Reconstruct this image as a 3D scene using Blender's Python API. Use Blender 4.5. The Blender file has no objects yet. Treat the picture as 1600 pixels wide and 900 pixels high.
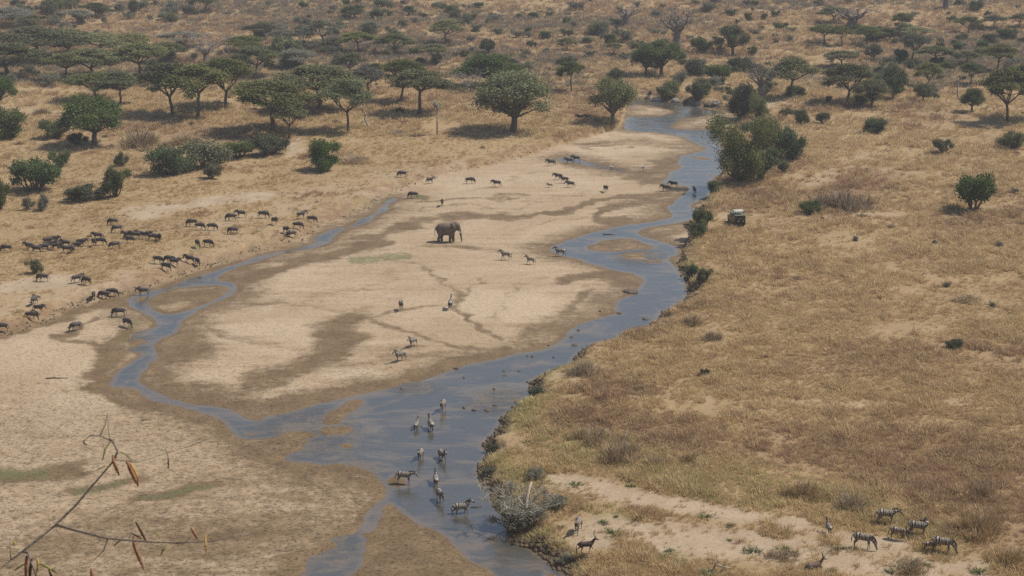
import bpy, bmesh, math, random
import numpy as np
from mathutils import Vector, Matrix

# ------------------------------------------------------------------ camera, sky, sun, exposure
F, H, PITCH = 2400.0, 62.0, math.radians(16.0)      # focal length in photo pixels, eye height, downward pitch
CP, SP = math.cos(PITCH), math.sin(PITCH)
SUN_EL, SUN_AZ = math.radians(55), math.radians(14)  # sun stands to the right, a little beyond the river
scene = bpy.context.scene
COL = scene.collection

cam_data = bpy.data.cameras.new('camera')
cam_data.sensor_width = 36.0
cam_data.lens = 36.0 * F / 1600.0
cam_data.clip_start = 0.1
cam_data.clip_end = 9000
cam = bpy.data.objects.new('camera', cam_data)
COL.objects.link(cam)
cam.location = (0, 0, H)
cam.rotation_euler = (math.pi / 2 - PITCH, 0, 0)
scene.camera = cam
cam_data.dof.use_dof = True
cam_data.dof.focus_distance = 220
cam_data.dof.aperture_fstop = 22

world = bpy.data.worlds.new('World')
scene.world = world
world.use_nodes = True
wn = world.node_tree
bg = wn.nodes['Background']
sky = wn.nodes.new('ShaderNodeTexSky')
sky.sky_type = 'NISHITA'
sky.sun_disc = False
sky.sun_elevation = SUN_EL
sky.sun_rotation = math.pi / 2 - SUN_AZ
sky.dust_density = 2.0
sky.air_density = 1.0
wn.links.new(sky.outputs[0], bg.inputs[0])
bg.inputs[1].default_value = 0.085

sun_data = bpy.data.lights.new('sun', 'SUN')
sun_data.energy = 3.9
sun_data.angle = math.radians(0.6)
sun_data.color = (1.0, 0.935, 0.835)
sun = bpy.data.objects.new('sun', sun_data)
COL.objects.link(sun)
to_sun = Vector((math.cos(SUN_EL) * math.cos(SUN_AZ), math.cos(SUN_EL) * math.sin(SUN_AZ), math.sin(SUN_EL)))
sun.rotation_euler = (-to_sun).to_track_quat('-Z', 'Y').to_euler()

scene.view_settings.view_transform = 'Standard'
scene.view_settings.look = 'None'
scene.view_settings.exposure = 0.31
scene.view_settings.gamma = 1.0
scene.render.engine = 'CYCLES'
scene.cycles.max_bounces = 5
scene.cycles.diffuse_bounces = 2
scene.cycles.glossy_bounces = 3
scene.cycles.transmission_bounces = 2
scene.cycles.transparent_max_bounces = 4
scene.cycles.volume_bounces = 0
scene.cycles.use_denoising = False
scene.cycles.use_adaptive_sampling = False

R = random.Random(7)
NPR = np.random.RandomState(7)

# ------------------------------------------------------------------ small helpers
def tag(o, label=None, cat=None, group=None, kind=None):
    if label: o['label'] = label
    if cat: o['category'] = cat
    if group: o['group'] = group
    if kind: o['kind'] = kind
    return o

def link_obj(name, data, parent=None):
    o = bpy.data.objects.new(name, data)
    COL.objects.link(o)
    if parent is not None:
        o.parent = parent
    return o

def mesh_from(name, verts, faces, mat=None, smooth=False):
    me = bpy.data.meshes.new(name)
    me.from_pydata([tuple(v) for v in verts], [], [tuple(f) for f in faces])
    if smooth and len(me.polygons):
        me.polygons.foreach_set('use_smooth', np.ones(len(me.polygons), dtype=bool))
    if mat: me.materials.append(mat)
    me.update()
    return me

class NT:
    """tiny node-graph builder"""
    def __init__(self, name):
        self.mat = bpy.data.materials.new(name)
        self.mat.use_nodes = True
        self.t = self.mat.node_tree
        self.bsdf = self.t.nodes['Principled BSDF']
        self.out = self.t.nodes['Material Output']
    def node(self, typ, **kw):
        n = self.t.nodes.new(typ)
        for k, v in kw.items():
            setattr(n, k, v)
        return n
    def link(self, a, b):
        self.t.links.new(a, b)
    def put(self, sock, v):
        if hasattr(v, 'is_output'):
            self.link(v, sock)
        elif isinstance(v, (tuple, list)):
            sock.default_value = tuple(v) + ((1.0,) if len(v) == 3 and len(sock.default_value) == 4 else ())
        else:
            sock.default_value = v
    def attr(self, name, typ='GEOMETRY'):
        return self.node('ShaderNodeAttribute', attribute_name=name, attribute_type=typ)
    def pos(self):
        return self.node('ShaderNodeNewGeometry').outputs['Position']
    def objco(self):
        return self.node('ShaderNodeTexCoord').outputs['Object']
    def scale(self, vec, s):
        m = self.node('ShaderNodeMapping')
        self.link(vec, m.inputs[0])
        m.inputs['Scale'].default_value = s
        return m.outputs[0]
    def noise(self, vec, scale, detail=4, rough=0.55, dist=0.0):
        n = self.node('ShaderNodeTexNoise')
        self.link(vec, n.inputs['Vector'])
        n.inputs['Scale'].default_value = scale
        n.inputs['Detail'].default_value = detail
        n.inputs['Roughness'].default_value = rough
        n.inputs['Distortion'].default_value = dist
        return n.outputs[0]
    def voro(self, vec, scale, feature='F1', rnd=1.0):
        n = self.node('ShaderNodeTexVoronoi', feature=feature)
        self.link(vec, n.inputs['Vector'])
        n.inputs['Scale'].default_value = scale
        n.inputs['Randomness'].default_value = rnd
        return n.outputs['Distance']
    def ramp(self, fac, lo, hi, a=0.0, b=1.0, smooth=True):
        n = self.node('ShaderNodeMapRange')
        n.interpolation_type = 'SMOOTHSTEP' if smooth else 'LINEAR'
        self.put(n.inputs['Value'], fac)
        n.inputs['From Min'].default_value = lo
        n.inputs['From Max'].default_value = hi
        n.inputs['To Min'].default_value = a
        n.inputs['To Max'].default_value = b
        return n.outputs[0]
    def math(self, op, a, b=0.0, clamp=False):
        n = self.node('ShaderNodeMath', operation=op)
        n.use_clamp = clamp
        self.put(n.inputs[0], a)
        self.put(n.inputs[1], b)
        return n.outputs[0]
    def mix(self, fac, a, b, blend='MIX'):
        n = self.node('ShaderNodeMix', data_type='RGBA', blend_type=blend)
        self.put(n.inputs[0], fac)
        self.put(n.inputs[6], a)
        self.put(n.inputs[7], b)
        return n.outputs[2]
    def bump(self, height, strength=0.5, dist=0.1):
        n = self.node('ShaderNodeBump')
        self.put(n.inputs['Height'], height)
        n.inputs['Strength'].default_value = strength
        n.inputs['Distance'].default_value = dist
        self.link(n.outputs[0], self.bsdf.inputs['Normal'])
    def done(self, color=None, rough=0.85, spec=0.2):
        if color is not None: self.put(self.bsdf.inputs['Base Color'], color)
        self.put(self.bsdf.inputs['Roughness'], rough)
        self.bsdf.inputs['Specular IOR Level'].default_value = spec
        return self.mat

# ------------------------------------------------------------------ lattice noise (for heights and scatter)
_TAB = NPR.rand(256, 256).astype(np.float32)
def vnoise(x, y):
    xi = np.floor(x).astype(np.int64); yi = np.floor(y).astype(np.int64)
    fx = (x - xi).astype(np.float32); fy = (y - yi).astype(np.float32)
    fx = fx * fx * (3 - 2 * fx); fy = fy * fy * (3 - 2 * fy)
    x0 = xi & 255; x1 = (xi + 1) & 255; y0 = yi & 255; y1 = (yi + 1) & 255
    return (_TAB[x0, y0] * (1 - fx) + _TAB[x1, y0] * fx) * (1 - fy) + (_TAB[x0, y1] * (1 - fx) + _TAB[x1, y1] * fx) * fy
def fbm(x, y, wl, octaves=3, off=0.0):
    s = 0; a = 1; t = 0
    for k in range(octaves):
        s = s + a * (vnoise(x / wl + 17.3 * k + off, y / wl + 9.1 * k - off) * 2 - 1); t += a
        a *= 0.5; wl *= 0.5
    return s / t

# ------------------------------------------------------------------ photo pixel <-> ground plane (survey of the place)
def px_to_plane(pts):
    p = np.asarray(pts, dtype=np.float64)
    u = p[:, 0] - 800; v = p[:, 1] - 450
    T = H / (F * SP + v * CP)
    return np.stack([u * T, (F * CP - v * SP) * T], 1)
def plane_to_px(x, y):
    d = y * CP + H * SP
    return 800 + F * x / d, 450 + F * (H * CP - y * SP) / d

def chaikin(p, n, closed=True):
    p = np.asarray(p, dtype=np.float64)
    for _ in range(n):
        if closed:
            q = np.roll(p, -1, 0)
            p = np.stack([0.75 * p + 0.25 * q, 0.25 * p + 0.75 * q], 1).reshape(-1, 2)
        else:
            q0, q1 = p[:-1], p[1:]
            p = np.concatenate([p[:1], np.stack([0.75 * q0 + 0.25 * q1, 0.25 * q0 + 0.75 * q1], 1).reshape(-1, 2), p[-1:]])
    return p

def seg_dist(P, A, B, out_far, margin):
    """min distance of points P to segments A-B; points outside the padded bbox get out_far"""
    lo = np.minimum(A.min(0), B.min(0)) - margin; hi = np.maximum(A.max(0), B.max(0)) + margin
    m = np.all((P >= lo) & (P <= hi), axis=1)
    idx = np.nonzero(m)[0]
    d = np.full(len(P), out_far, np.float32)
    inside = np.zeros(len(P), bool)
    Q = P[idx].astype(np.float32)
    best = np.full(len(Q), 1e12, np.float32); par = np.zeros(len(Q), bool)
    qx, qy = Q[:, 0], Q[:, 1]
    for a, b in zip(A.astype(np.float32), B.astype(np.float32)):
        ex, ey = b - a
        wx = qx - a[0]; wy = qy - a[1]
        t = np.clip((wx * ex + wy * ey) / max(ex * ex + ey * ey, 1e-9), 0, 1)
        dx = wx - t * ex; dy = wy - t * ey
        np.minimum(best, dx * dx + dy * dy, out=best)
        if ey != 0:
            c = (a[1] > qy) != (b[1] > qy)
            par ^= c & (wx < wy * (ex / ey))
    d[idx] = np.minimum(np.sqrt(best), out_far)
    inside[idx] = par
    return d, inside

def sdf_poly(P, poly, margin=14.0):
    B = np.roll(poly, -1, 0)
    d, ins = seg_dist(P, poly, B, margin, margin)
    return np.where(ins, -d, d)

def sstep(lo, hi, x):
    t = np.clip((x - lo) / (hi - lo), 0, 1)
    return t * t * (3 - 2 * t)

# outlines read off the photograph (pixels on the river bed plane)
WATER = [
  [ # main channel, left shore from far to near, then right shore back
   (990,151),(985,172),(975,197),(980,204),(1032,207),(1065,212),(1078,222),(1107,232),(1080,241),(1065,244),(1061,257),(1062,266),(1044,272),(1046,279),(1032,285),(1050,287),
   (1077,290),(1075,300),(1060,310),(1051,313),(1048,318),(1037,322),(1052,331),(1050,340),(1025,346),(990,350),(950,357),(912,367),(882,377),(856,389),
   (875,399),(905,406),(935,416),(970,425),(997,429),(1006,437),(1000,449),(985,463),(963,470),(961,482),(968,489),(950,495),(900,510),(885,522),(886,528),
   (862,539),(830,551),(800,555),(712,575),(650,597),(625,601),(560,617),(475,635),(425,652),(400,660),(375,648),(350,637),(295,627),(237,610),(212,598),
   (225,585),(245,557),(240,537),(280,517),(295,497),(320,480),(360,465),(372,450),(362,442),(332,437),(365,420),(400,410),(462,391),(510,382),(527,375),
   (515,370),(547,357),(540,354),(505,361),(492,371),(494,379),(460,388),(425,395),(400,401),(370,410),(320,427),(290,437),(265,447),(215,459),(190,467),(195,475),(217,485),
   (245,497),(245,510),(220,525),(205,545),(212,562),(175,585),(168,600),(190,604),(205,604),(225,620),(292,634),(325,650),(355,665),(366,676),(372,685),(400,686),
   (440,679),(480,676),(497,682),(470,697),(442,712),(450,721),(500,727),(560,738),(592,750),(604,764),(606,774),(580,795),(575,812),(540,840),(495,872),(472,898),(445,925),(400,960),
   (920,960),(900,915),(885,899),(850,875),(825,850),(807,842),(797,817),(775,792),(765,782),(767,762),(745,747),(752,732),(767,710),(754,699),(775,677),(800,642),(830,625),
   (832,612),(825,597),(837,590),(882,575),(900,562),(907,545),(950,537),(980,522),(1020,510),(1037,487),(1070,472),(1077,457),(1072,447),(1065,432),(1055,417),
   (1042,404),(1057,397),(1057,387),(1040,380),(1007,370),(995,362),(1025,352),(1070,347),(1092,337),(1092,327),(1073,322),(1087,315),(1110,302),(1110,295),(1117,285),
   (1113,277),(1132,267),(1134,250),(1130,236),(1122,224),(1128,205),(1110,200),(1060,201),(1050,194),(1085,186),(1135,177),(1110,171),(1075,164),(1025,157)],
  [(867,250),(880,244),(905,251),(950,261),(980,265),(975,268),(940,264),(900,255),(872,252)],
  [(603,314),(612,309),(624,310),(614,316),(604,322),(612,326),(598,331),(586,336),(588,342),(574,347),(556,354),(545,358),(548,352),(564,344),(572,338),(584,334),(586,326),(598,322),(602,318)],
]
SHOALS = [([(700,642),(760,630),(800,616),(826,602)],7,1), ([(800,575),(850,566)],4,1), ([(560,645),(620,622),(660,604)],6,.9), ([(470,690),(520,700),(560,715)],8,.8), ([(990,415),(1035,425)],4,.8), ([(1010,495),(1030,478)],3,.9), ([(300,640),(200,612)],5,.7),
  ([(600,820),(570,850),(540,890)],6,.8), ([(900,385),(960,366)],2.5,.6), ([(1060,300),(1100,285)],3,.6), ([(1040,185),(1080,180)],3,.9), ([(640,690),(700,680),(740,670)],5,.55), ([(650,760),(700,800)],6,.45), ([(870,545),(900,520)],3,.7), ([(220,470),(230,500)],4,.6)]
ISLANDS = [
  [(915,387),(925,380),(985,370),(997,375),(1030,390),(975,393),(930,392)],
  [(965,398),(1000,395),(1025,404),(1034,411),(987,406)],
  [(1075,245),(1095,244),(1114,249),(1095,251)],
  [(974,164),(1005,163),(1035,167),(1056,174),(1040,182),(1000,183),(974,180)],
  [(1040,196),(1060,188),(1090,182),(1145,174),(1165,190),(1140,201),(1090,203),(1050,202)],
  [(235,473),(250,460),(275,452),(325,446),(360,451),(342,467),(295,485),(260,491),(240,482)],
  [(509,661),(508,645),(530,630),(556,621),(572,625),(550,645),(530,660)],
  [(610,789),(595,802),(590,825),(572,835),(570,860),(560,882),(550,897),(520,940),(800,960),(770,897),(722,870),(700,845),(670,825),(640,815),(617,792)],
  [(608,752),(620,744),(632,750),(634,762),(615,765),(606,760)],
  [(527,694),(545,692),(560,698),(545,703),(530,702)],
]
BED = [(-500,620),(-200,565),(0,530),(75,505),(112,482),(180,468),(215,453),(260,442),(320,420),(370,404),(430,389),(480,374),(490,362),(505,352),(560,335),(590,314),(640,292),(700,273),
  (760,262),(820,247),(870,230),(930,213),(968,203),(974,190),(978,172),(985,150),(1010,148),(1025,155),(1075,162),(1120,170),(1150,180),(1150,200),(1133,215),(1138,240),(1136,268),(1118,282),
  (1120,288),(1114,303),(1095,322),(1098,340),(1085,348),(1068,352),(1078,368),(1064,388),(1064,400),(1060,415),(1070,432),(1077,447),(1082,458),(1075,474),(1041,490),(1024,512),(982,524),
  (952,539),(909,547),(903,563),(884,577),(839,592),(828,598),(835,612),(833,627),(803,644),(778,679),(758,699),(770,711),(755,732),(748,747),(770,762),(768,782),(778,793),(800,818),(810,843),(828,851),
  (853,876),(888,900),(905,918),(960,1000),(-1200,1000),(-1200,720)]
WET = [  # (points, half width px, strength)
  ([(545,354),(575,341),(597,327),(615,311),(655,309)],6,1), ([(60,880),(300,850),(420,830),(540,800)],70,.58), ([(0,880),(150,860)],50,.5), ([(200,800),(330,760),(450,770)],26,.36), ([(430,740),(560,775)],22,.7),
  ([(560,560),(640,556),(720,552)],10,.5), ([(480,575),(560,570)],14,.5), ([(300,500),(330,520),(420,545),(520,540)],5,.5), ([(360,470),(440,470),(540,490)],4,.45), ([(640,430),(560,455),(470,470)],4,.4), ([(860,430),(800,455),(770,500)],4,.35),
  ([(1000,330),(900,338),(820,352),(760,372)],3,.4), ([(850,265),(800,285),(740,300)],3,.35), ([(600,345),(680,330),(800,322)],2.5,.5), ([(930,300),(870,310),(800,315)],2.5,.4), ([(60,600),(130,620),(200,650)],3,.3), ([(30,680),(150,690),(280,690)],4,.3),
  ([(215,600),(250,560),(300,545)],26,.8), ([(250,606),(330,626),(400,640)],15,.9), ([(400,592),(460,570),(515,545),(528,520),(545,503)],16,.9), ([(300,606),(370,620),(430,600)],14,.7),
  ([(400,650),(480,630),(560,612),(640,594),(715,572),(800,550)],10,1), ([(540,492),(640,522),(735,547)],2.4,.65), ([(560,508),(575,497),(675,481),(705,480)],3.2,.55),
  ([(695,440),(722,465),(710,480),(737,505),(760,522),(780,530)],3.2,.6), ([(760,440),(722,465)],2.5,.55), ([(640,540),(600,545),(540,545)],6,.5),
  ([(890,437),(935,424),(990,434),(985,445)],12,1), ([(800,335),(860,327),(920,320),(960,313),(1010,309),(1050,309)],3.2,.9), ([(800,335),(720,343),(650,351),(600,366),(540,372)],5,.8),
  ([(820,308),(740,311),(662,318),(610,330)],3,.7), ([(1050,311),(990,321),(942,335),(932,344),(945,352),(985,349)],5.5,.9), ([(985,272),(1010,262),(1060,258)],11,1), ([(1000,280),(1035,280)],8,1),
  ([(900,255),(980,268),(1000,285)],6,.9), ([(585,376),(550,390),(480,408),(400,425),(350,452),(318,485)],9,.95), ([(700,450),(600,470),(540,492)],4,.35), ([(960,312),(1040,300),(1075,294)],5,.7),
  ([(0,526),(75,503),(125,482),(190,470)],6,.95), ([(90,530),(112,530),(130,508),(150,498)],5,.7), ([(100,535),(150,541),(188,552)],4,.6), ([(200,520),(185,550),(175,580),(158,605),(180,628),(225,637),(290,641)],10,1),
  ([(300,642),(345,662),(362,690),(420,712),(480,735),(545,748),(595,772)],13,.95), ([(370,700),(440,735),(540,770),(590,785)],22,.6), ([(585,795),(560,840),(520,868),(485,898)],10,.9), ([(380,700),(430,690),(490,684)],14,.9),
  ([(235,560),(240,590)],14,.9), ([(640,790),(620,840),(600,900),(700,900)],40,.85), ([(240,470),(345,458)],14,1), ([(620,850),(680,880)],30,.85), ([(510,655),(560,625)],8,1),
  ([(-20,752),(50,742),(105,734)],15,1), ([(100,768),(160,762),(225,752)],7,.85), ([(215,788),(270,776),(335,756)],8,.85), ([(820,545),(850,520),(900,480),(940,460)],6,.6), ([(830,520),(812,535)],8,.6),
  ([(915,387),(980,376),(1025,389)],7,.8), ([(1010,370),(1060,355)],8,.7), ([(1000,366),(1050,382)],5,.5), ([(870,228),(930,226),(1060,220)],4,.6), ([(930,236),(1000,226),(1075,226)],3,.6),
  ([(600,410),(680,420),(690,440)],3,.5), ([(520,400),(580,392),(640,388)],5,.4), ([(250,660),(330,680),(420,760),(480,800)],3,.3), ([(440,660),(480,655)],10,.8), ([(500,470),(560,455),(640,452)],5,.3),
  ([(660,385),(720,388),(780,395)],4,.5), ([(1000,210),(1080,214)],5,.5), ([(985,172),(1040,175)],5,.6), ([(1060,197),(1140,190)],5,.6),
]
GREEN = [  # sparse green growth on sand
  ([(-20,745),(60,738)],14,.9), ([(110,770),(200,757)],7,.8), ([(230,784),(320,762)],6,.85), ([(555,410),(640,405)],7,.9), ([(600,420),(500,435)],7,.35), ([(660,310),(640,306)],5,.8), ([(575,325),(605,312)],7,.7),
  ([(830,540),(900,490),(935,460)],8,.5), ([(170,495),(215,505),(200,535)],8,.6), ([(925,298),(950,300)],5,.3), ([(760,690),(800,660),(835,610)],20,.8), ([(840,600),(900,590)],16,.6), ([(820,850),(870,890)],16,.7),
  ([(780,740),(830,780)],22,.6), ([(860,700),(1000,740),(1100,780),(1180,800)],24,.42), ([(1160,770),(1300,800),(1400,840),(1480,870)],24,.42), ([(930,815),(970,828)],9,.7), ([(1040,870),(1080,885)],12,.7), ([(270,390),(310,392)],8,.5),
  ([(1050,410),(1075,440)],8,.7),
]
PALE = [  # driest, palest sand
  ([(750,480),(830,482)],26,1), ([(505,582),(560,586),(610,594)],9,1), ([(300,530),(400,520),(500,520)],22,.7), ([(40,560),(120,560),(150,600),(100,660)],40,.6), ([(260,580),(330,590)],8,.6), ([(420,608),(470,612)],9,.6), ([(130,500),(180,525)],10,.5),
  ([(540,535),(620,530)],6,.6), ([(820,370),(900,350)],14,.5), ([(700,290),(830,275),(930,290)],12,.6), ([(930,212),(1050,212)],4,1), ([(1070,188),(1140,182)],5,1), ([(985,169),(1030,172)],3,1), ([(900,238),(1040,235)],6,.7), ([(960,330),(1035,330)],6,.8),
  ([(600,360),(760,355)],8,.5), ([(880,410),(760,430),(680,440)],12,.5), ([(250,700),(330,720)],16,.5), ([(480,430),(420,450),(400,480)],14,.5), ([(1015,365),(1060,372)],5,.6), ([(560,420),(480,440)],10,.4), ([(880,505),(930,470)],8,.6)]
BARE = [  # trodden pale earth on the plains
  ([(890,770),(960,790),(1080,815),(1230,840)],16,.97), ([(930,850),(1000,855),(1150,872),(1300,890),(1500,920)],32,.88), ([(1180,830),(1280,855),(1400,884)],11,.7), ([(1340,868),(1400,878)],12,.9),
  ([(0,465),(60,455),(100,450)],14,1), ([(0,500),(60,480),(110,470),(200,440)],14,.6), ([(200,430),(280,412),(380,385),(440,370)],15,.5), ([(210,345),(280,335),(350,322),(420,318)],12,.95), ([(330,365),(420,345),(500,330)],16,.6),
  ([(400,320),(480,305),(560,290),(640,275),(720,266)],10,.55), ([(540,318),(620,296)],10,.7), ([(450,250),(475,235)],6,.8), ([(1270,300),(1330,268),(1360,255)],14,.6), ([(1175,182),(1225,171)],6,1), ([(1380,282),(1500,285),(1600,270)],7,.45),
  ([(1130,352),(1210,352),(1300,353),(1400,350)],6,.6), ([(880,632),(960,628),(1100,640),(1300,652),(1600,648)],7,.5), ([(1000,640),(1200,670),(1600,690)],8,.35), ([(0,180),(60,185),(110,190)],8,.6), ([(860,600),(905,612)],8,.6),
  ([(690,250),(760,252),(830,240)],7,.4), ([(1240,220),(1300,222)],6,.5),
]
BROWN = [  # reddish brown dry forbs
  ([(900,670),(1000,690),(1080,700)],24,.8), ([(930,540),(1020,520),(1080,480)],18,.5), ([(1230,720),(1330,740),(1430,760)],36,.75), ([(1400,720),(1600,770)],50,.6), ([(1490,770),(1600,850)],50,.7), ([(1290,330),(1320,310),(1360,300)],20,.8),
  ([(1150,300),(1200,320)],16,.7), ([(1480,360),(1600,350)],14,.7), ([(860,150),(930,160),(930,185)],16,.7), ([(640,165),(760,170)],14,.5), ([(1400,175),(1480,190)],10,.6), ([(160,210),(300,215),(420,235)],16,.5), ([(1330,580),(1500,560),(1600,600)],24,.35),
]

# ------------------------------------------------------------------ ground heights on a fan-shaped survey grid (finer where it is near)
tc = np.linspace(-0.42, 0.42, 760)
tc = np.concatenate([[-6, -3, -1.8, -1.2, -0.9, -0.7, -0.58, -0.49, -0.45], tc, [0.45, 0.49, 0.58, 0.7, 0.9, 1.2, 1.8, 3, 6]])
yrow = px_to_plane(np.stack([np.full(640, 800.0), np.linspace(985, 0, 640)], 1))[:, 1]
far_rows = yrow[-1] * np.cumprod(np.full(34, 1.055))
far_rows = far_rows[far_rows < 3300]
yr = np.concatenate([[72, 80, 88, 94, 100, 104], yrow[yrow > 105], far_rows, [3400]])
NC, NR = len(tc), len(yr)
GX = yr[:, None] * tc[None, :]
GY = np.repeat(yr[:, None], NC, 1)
PT = np.stack([GX.ravel(), GY.ravel()], 1)
X, Y = PT[:, 0], PT[:, 1]
wx = X + 0.5 * fbm(X, Y, 5.0, 2, 3.0); wy = Y + 0.9 * fbm(X, Y, 7.0, 2, 8.0)   # ragged outlines
PW = np.stack([wx, wy], 1)

sdw = np.full(len(PT), 14.0, np.float32)
for w in WATER:
    sdw = np.minimum(sdw, sdf_poly(PW, px_to_plane(chaikin(w, 1))))
for w in ISLANDS:
    sdw = np.maximum(sdw, -sdf_poly(PW, px_to_plane(chaikin(w, 1))))
sdb = sdf_poly(PW, px_to_plane(chaikin(BED, 1)), 30.0)
PX, PY = plane_to_px(X, Y)
sdw = sdw + (PX < 640) * (PY < 600) * (.15 + .7 * np.maximum(fbm(X, Y, 8, 3, 33.0), 0))
sdw = sdw + .35 * fbm(X, Y, 1.8, 3, 35.0) * (np.abs(sdw) < 3)

PX, PY = plane_to_px(X, Y)
wob = 10 * fbm(X, Y, 9.0, 5, 21.0)
PP = np.stack([PX + 3.0 * wob + 14 * fbm(X, Y, 2.5, 3, 61.0), PY + wob + 4 * fbm(X, Y, 2.5, 3, 67.0)], 1)
def strokes(lst, aspect=0.5):
    m = np.zeros(len(PT), np.float32)
    sc = np.array([aspect, 1.0])           # strokes reach further sideways than away from the eye
    Q = PP * sc
    for pts, wd, st in lst:
        p = chaikin(pts, 2, False) * sc
        d, _ = seg_dist(Q, p[:-1], p[1:], 1e4, wd * 1.8)
        m = np.maximum(m, st * (1 - sstep(wd * 0.15, wd * 1.75, d)))
    return m
wet, green, bare, brown = strokes(WET), strokes(GREEN), strokes(BARE), strokes(BROWN)
wet = np.maximum(wet, 1 - sstep(0.2, 2.6 + 1.5 * fbm(X, Y, 9, 2), sdw))
wet = np.maximum(wet, .62 * (1 - sstep(1.0, 8.5 + 5 * fbm(X, Y, 22, 3, 14.0), sdw)))
wet = np.clip(wet + 0.25 * fbm(X, Y, 6.0, 3, 4.0) * (wet > 0.03), 0, 1)

xc = np.interp(Y, *(lambda q: (q[:, 1], q[:, 0]))(px_to_plane([(690, 985), (700, 800), (800, 600), (1000, 400), (1080, 300), (1090, 230), (1080, 150)])))
right = sstep(-3, 3, X - xc)
rough_riff = sum(np.clip(1 - np.hypot((PX - a_) / b_, (PY - c_) / d_), 0, 1) for a_, c_, b_, d_ in ((480, 678, 120, 60), (785, 628, 75, 30), (560, 735, 60, 25), (520, 850, 70, 60), (1000, 402, 50, 18), (205, 530, 40, 40), (1085, 195, 60, 14), (640, 605, 60, 14)))
riff = np.minimum(rough_riff * 1.8, 1)
bed_z = np.where(sdw < 0, np.maximum(sdw * 0.12, -0.28 + 0.19 * riff), np.minimum(sdw * 0.045, 0.13)) \
    + 0.018 * fbm(X, Y, 2.6, 3) + 0.16 * np.maximum(fbm(X * 0.5, Y * 0.8, 1.5, 3, 5.0) + .02, -.3) * riff - 0.10 * np.maximum(fbm(X, Y, 9, 2, 15.0) - .15, 0) * (sdw < 0) + 0.42 * np.maximum(fbm(X * .5, Y, 4.5, 3, 19.0) - .28, 0) * (sdw < -1)
shoal = strokes(SHOALS) * (sdw < 0)
bed_z = np.where(sdw < 0, bed_z * (1 - .9 * shoal) - .012 * shoal + .03 * shoal * fbm(X, Y, 1.6, 2, 71.0), bed_z)
dry = sstep(1.5, 7.0, sdw) * (sdb < 0)
bed_z = bed_z + dry * (0.10 * fbm(X, Y, 16, 3, 2.0) + 0.06) - 0.05 * wet * dry
hb_l = 1.1 + 0.4 * sstep(300, 330, Y)
hb_r = 1.15 + 0.35 * sstep(200, 240, Y)
hb = hb_l * (1 - right) + hb_r * right
run = (3.4 - 1.0 * sstep(300, 330, Y)) * (1 - right) + 2.1 * right
prof = sstep(0, 1, np.clip(sdb / run + 0.42 * fbm(X, Y, 1.7, 3, 6.0), 0, 1))
plain = hb + 0.16 * fbm(X, Y, 22, 3, 1.0) + 0.05 * fbm(X, Y, 3.0, 2, 9.0) + sstep(4, 30, np.abs(sdb)) * 0.35 * (0.6 + fbm(X, Y, 70, 2, 5.0))
Z = np.where(sdb <= 0, bed_z, bed_z * (1 - prof) + plain * prof)
DIST = np.hypot(X, Y)
rise = np.clip(Y - 400, 0, None)
hill_z = np.where(rise < 500, 0.00013 * rise ** 2, 0.00013 * 250000 + 0.13 * 180 * (1 - np.exp(-(rise - 500) / 180)))
hill_z = np.minimum(hill_z, 52)
und = sstep(380, 520, Y) * (2.0 * fbm(X, Y, 70, 3, 11.0)) + sstep(340, 420, Y) * 0.5 * fbm(X, Y, 14, 2, 13.0)
Z = Z + (hill_z + und) * sstep(0, 12, np.where(sdb > 0, sdb, 0))
Z = np.minimum(Z, 57)
near = sstep(112, 88, Y)
Z = Z - 0.8 * near
ZG = Z.reshape(NR, NC)
WETG, SDWG, SDBG = wet.reshape(NR, NC), sdw.reshape(NR, NC), sdb.reshape(NR, NC)
BAREG, GREENG, BROWNG = bare.reshape(NR, NC), green.reshape(NR, NC), brown.reshape(NR, NC)

def grid_at(A, x, y):
    x = np.asarray(x, float); y = np.asarray(y, float)
    ri = np.interp(y, yr, np.arange(NR)); ci = np.interp(x / y, tc, np.arange(NC))
    r0 = np.clip(ri.astype(int), 0, NR - 2); c0 = np.clip(ci.astype(int), 0, NC - 2)
    fr = ri - r0; fc = ci - c0
    return (A[r0, c0] * (1 - fc) + A[r0, c0 + 1] * fc) * (1 - fr) + (A[r0 + 1, c0] * (1 - fc) + A[r0 + 1, c0 + 1] * fc) * fr

def ground(px, py):
    """point of the ground seen at a photo pixel, and pixels per metre there"""
    u, v = px - 800, py - 450
    dy, dz = F * CP - v * SP, -F * SP - v * CP
    t = u / dy
    zz = grid_at(ZG, t * yr, yr) - (H + yr * dz / dy)
    k = np.nonzero(zz > 0)[0]
    k = max(int(k[0]), 1) if len(k) else NR - 1
    a = zz[k - 1] / (zz[k - 1] - zz[k]) if zz[k] != zz[k - 1] else 0.5
    y = yr[k - 1] + (yr[k] - yr[k - 1]) * a
    x = t * y
    z = float(grid_at(ZG, x, y))
    return Vector((x, y, z)), F / (y * CP + (H - z) * SP)

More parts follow.
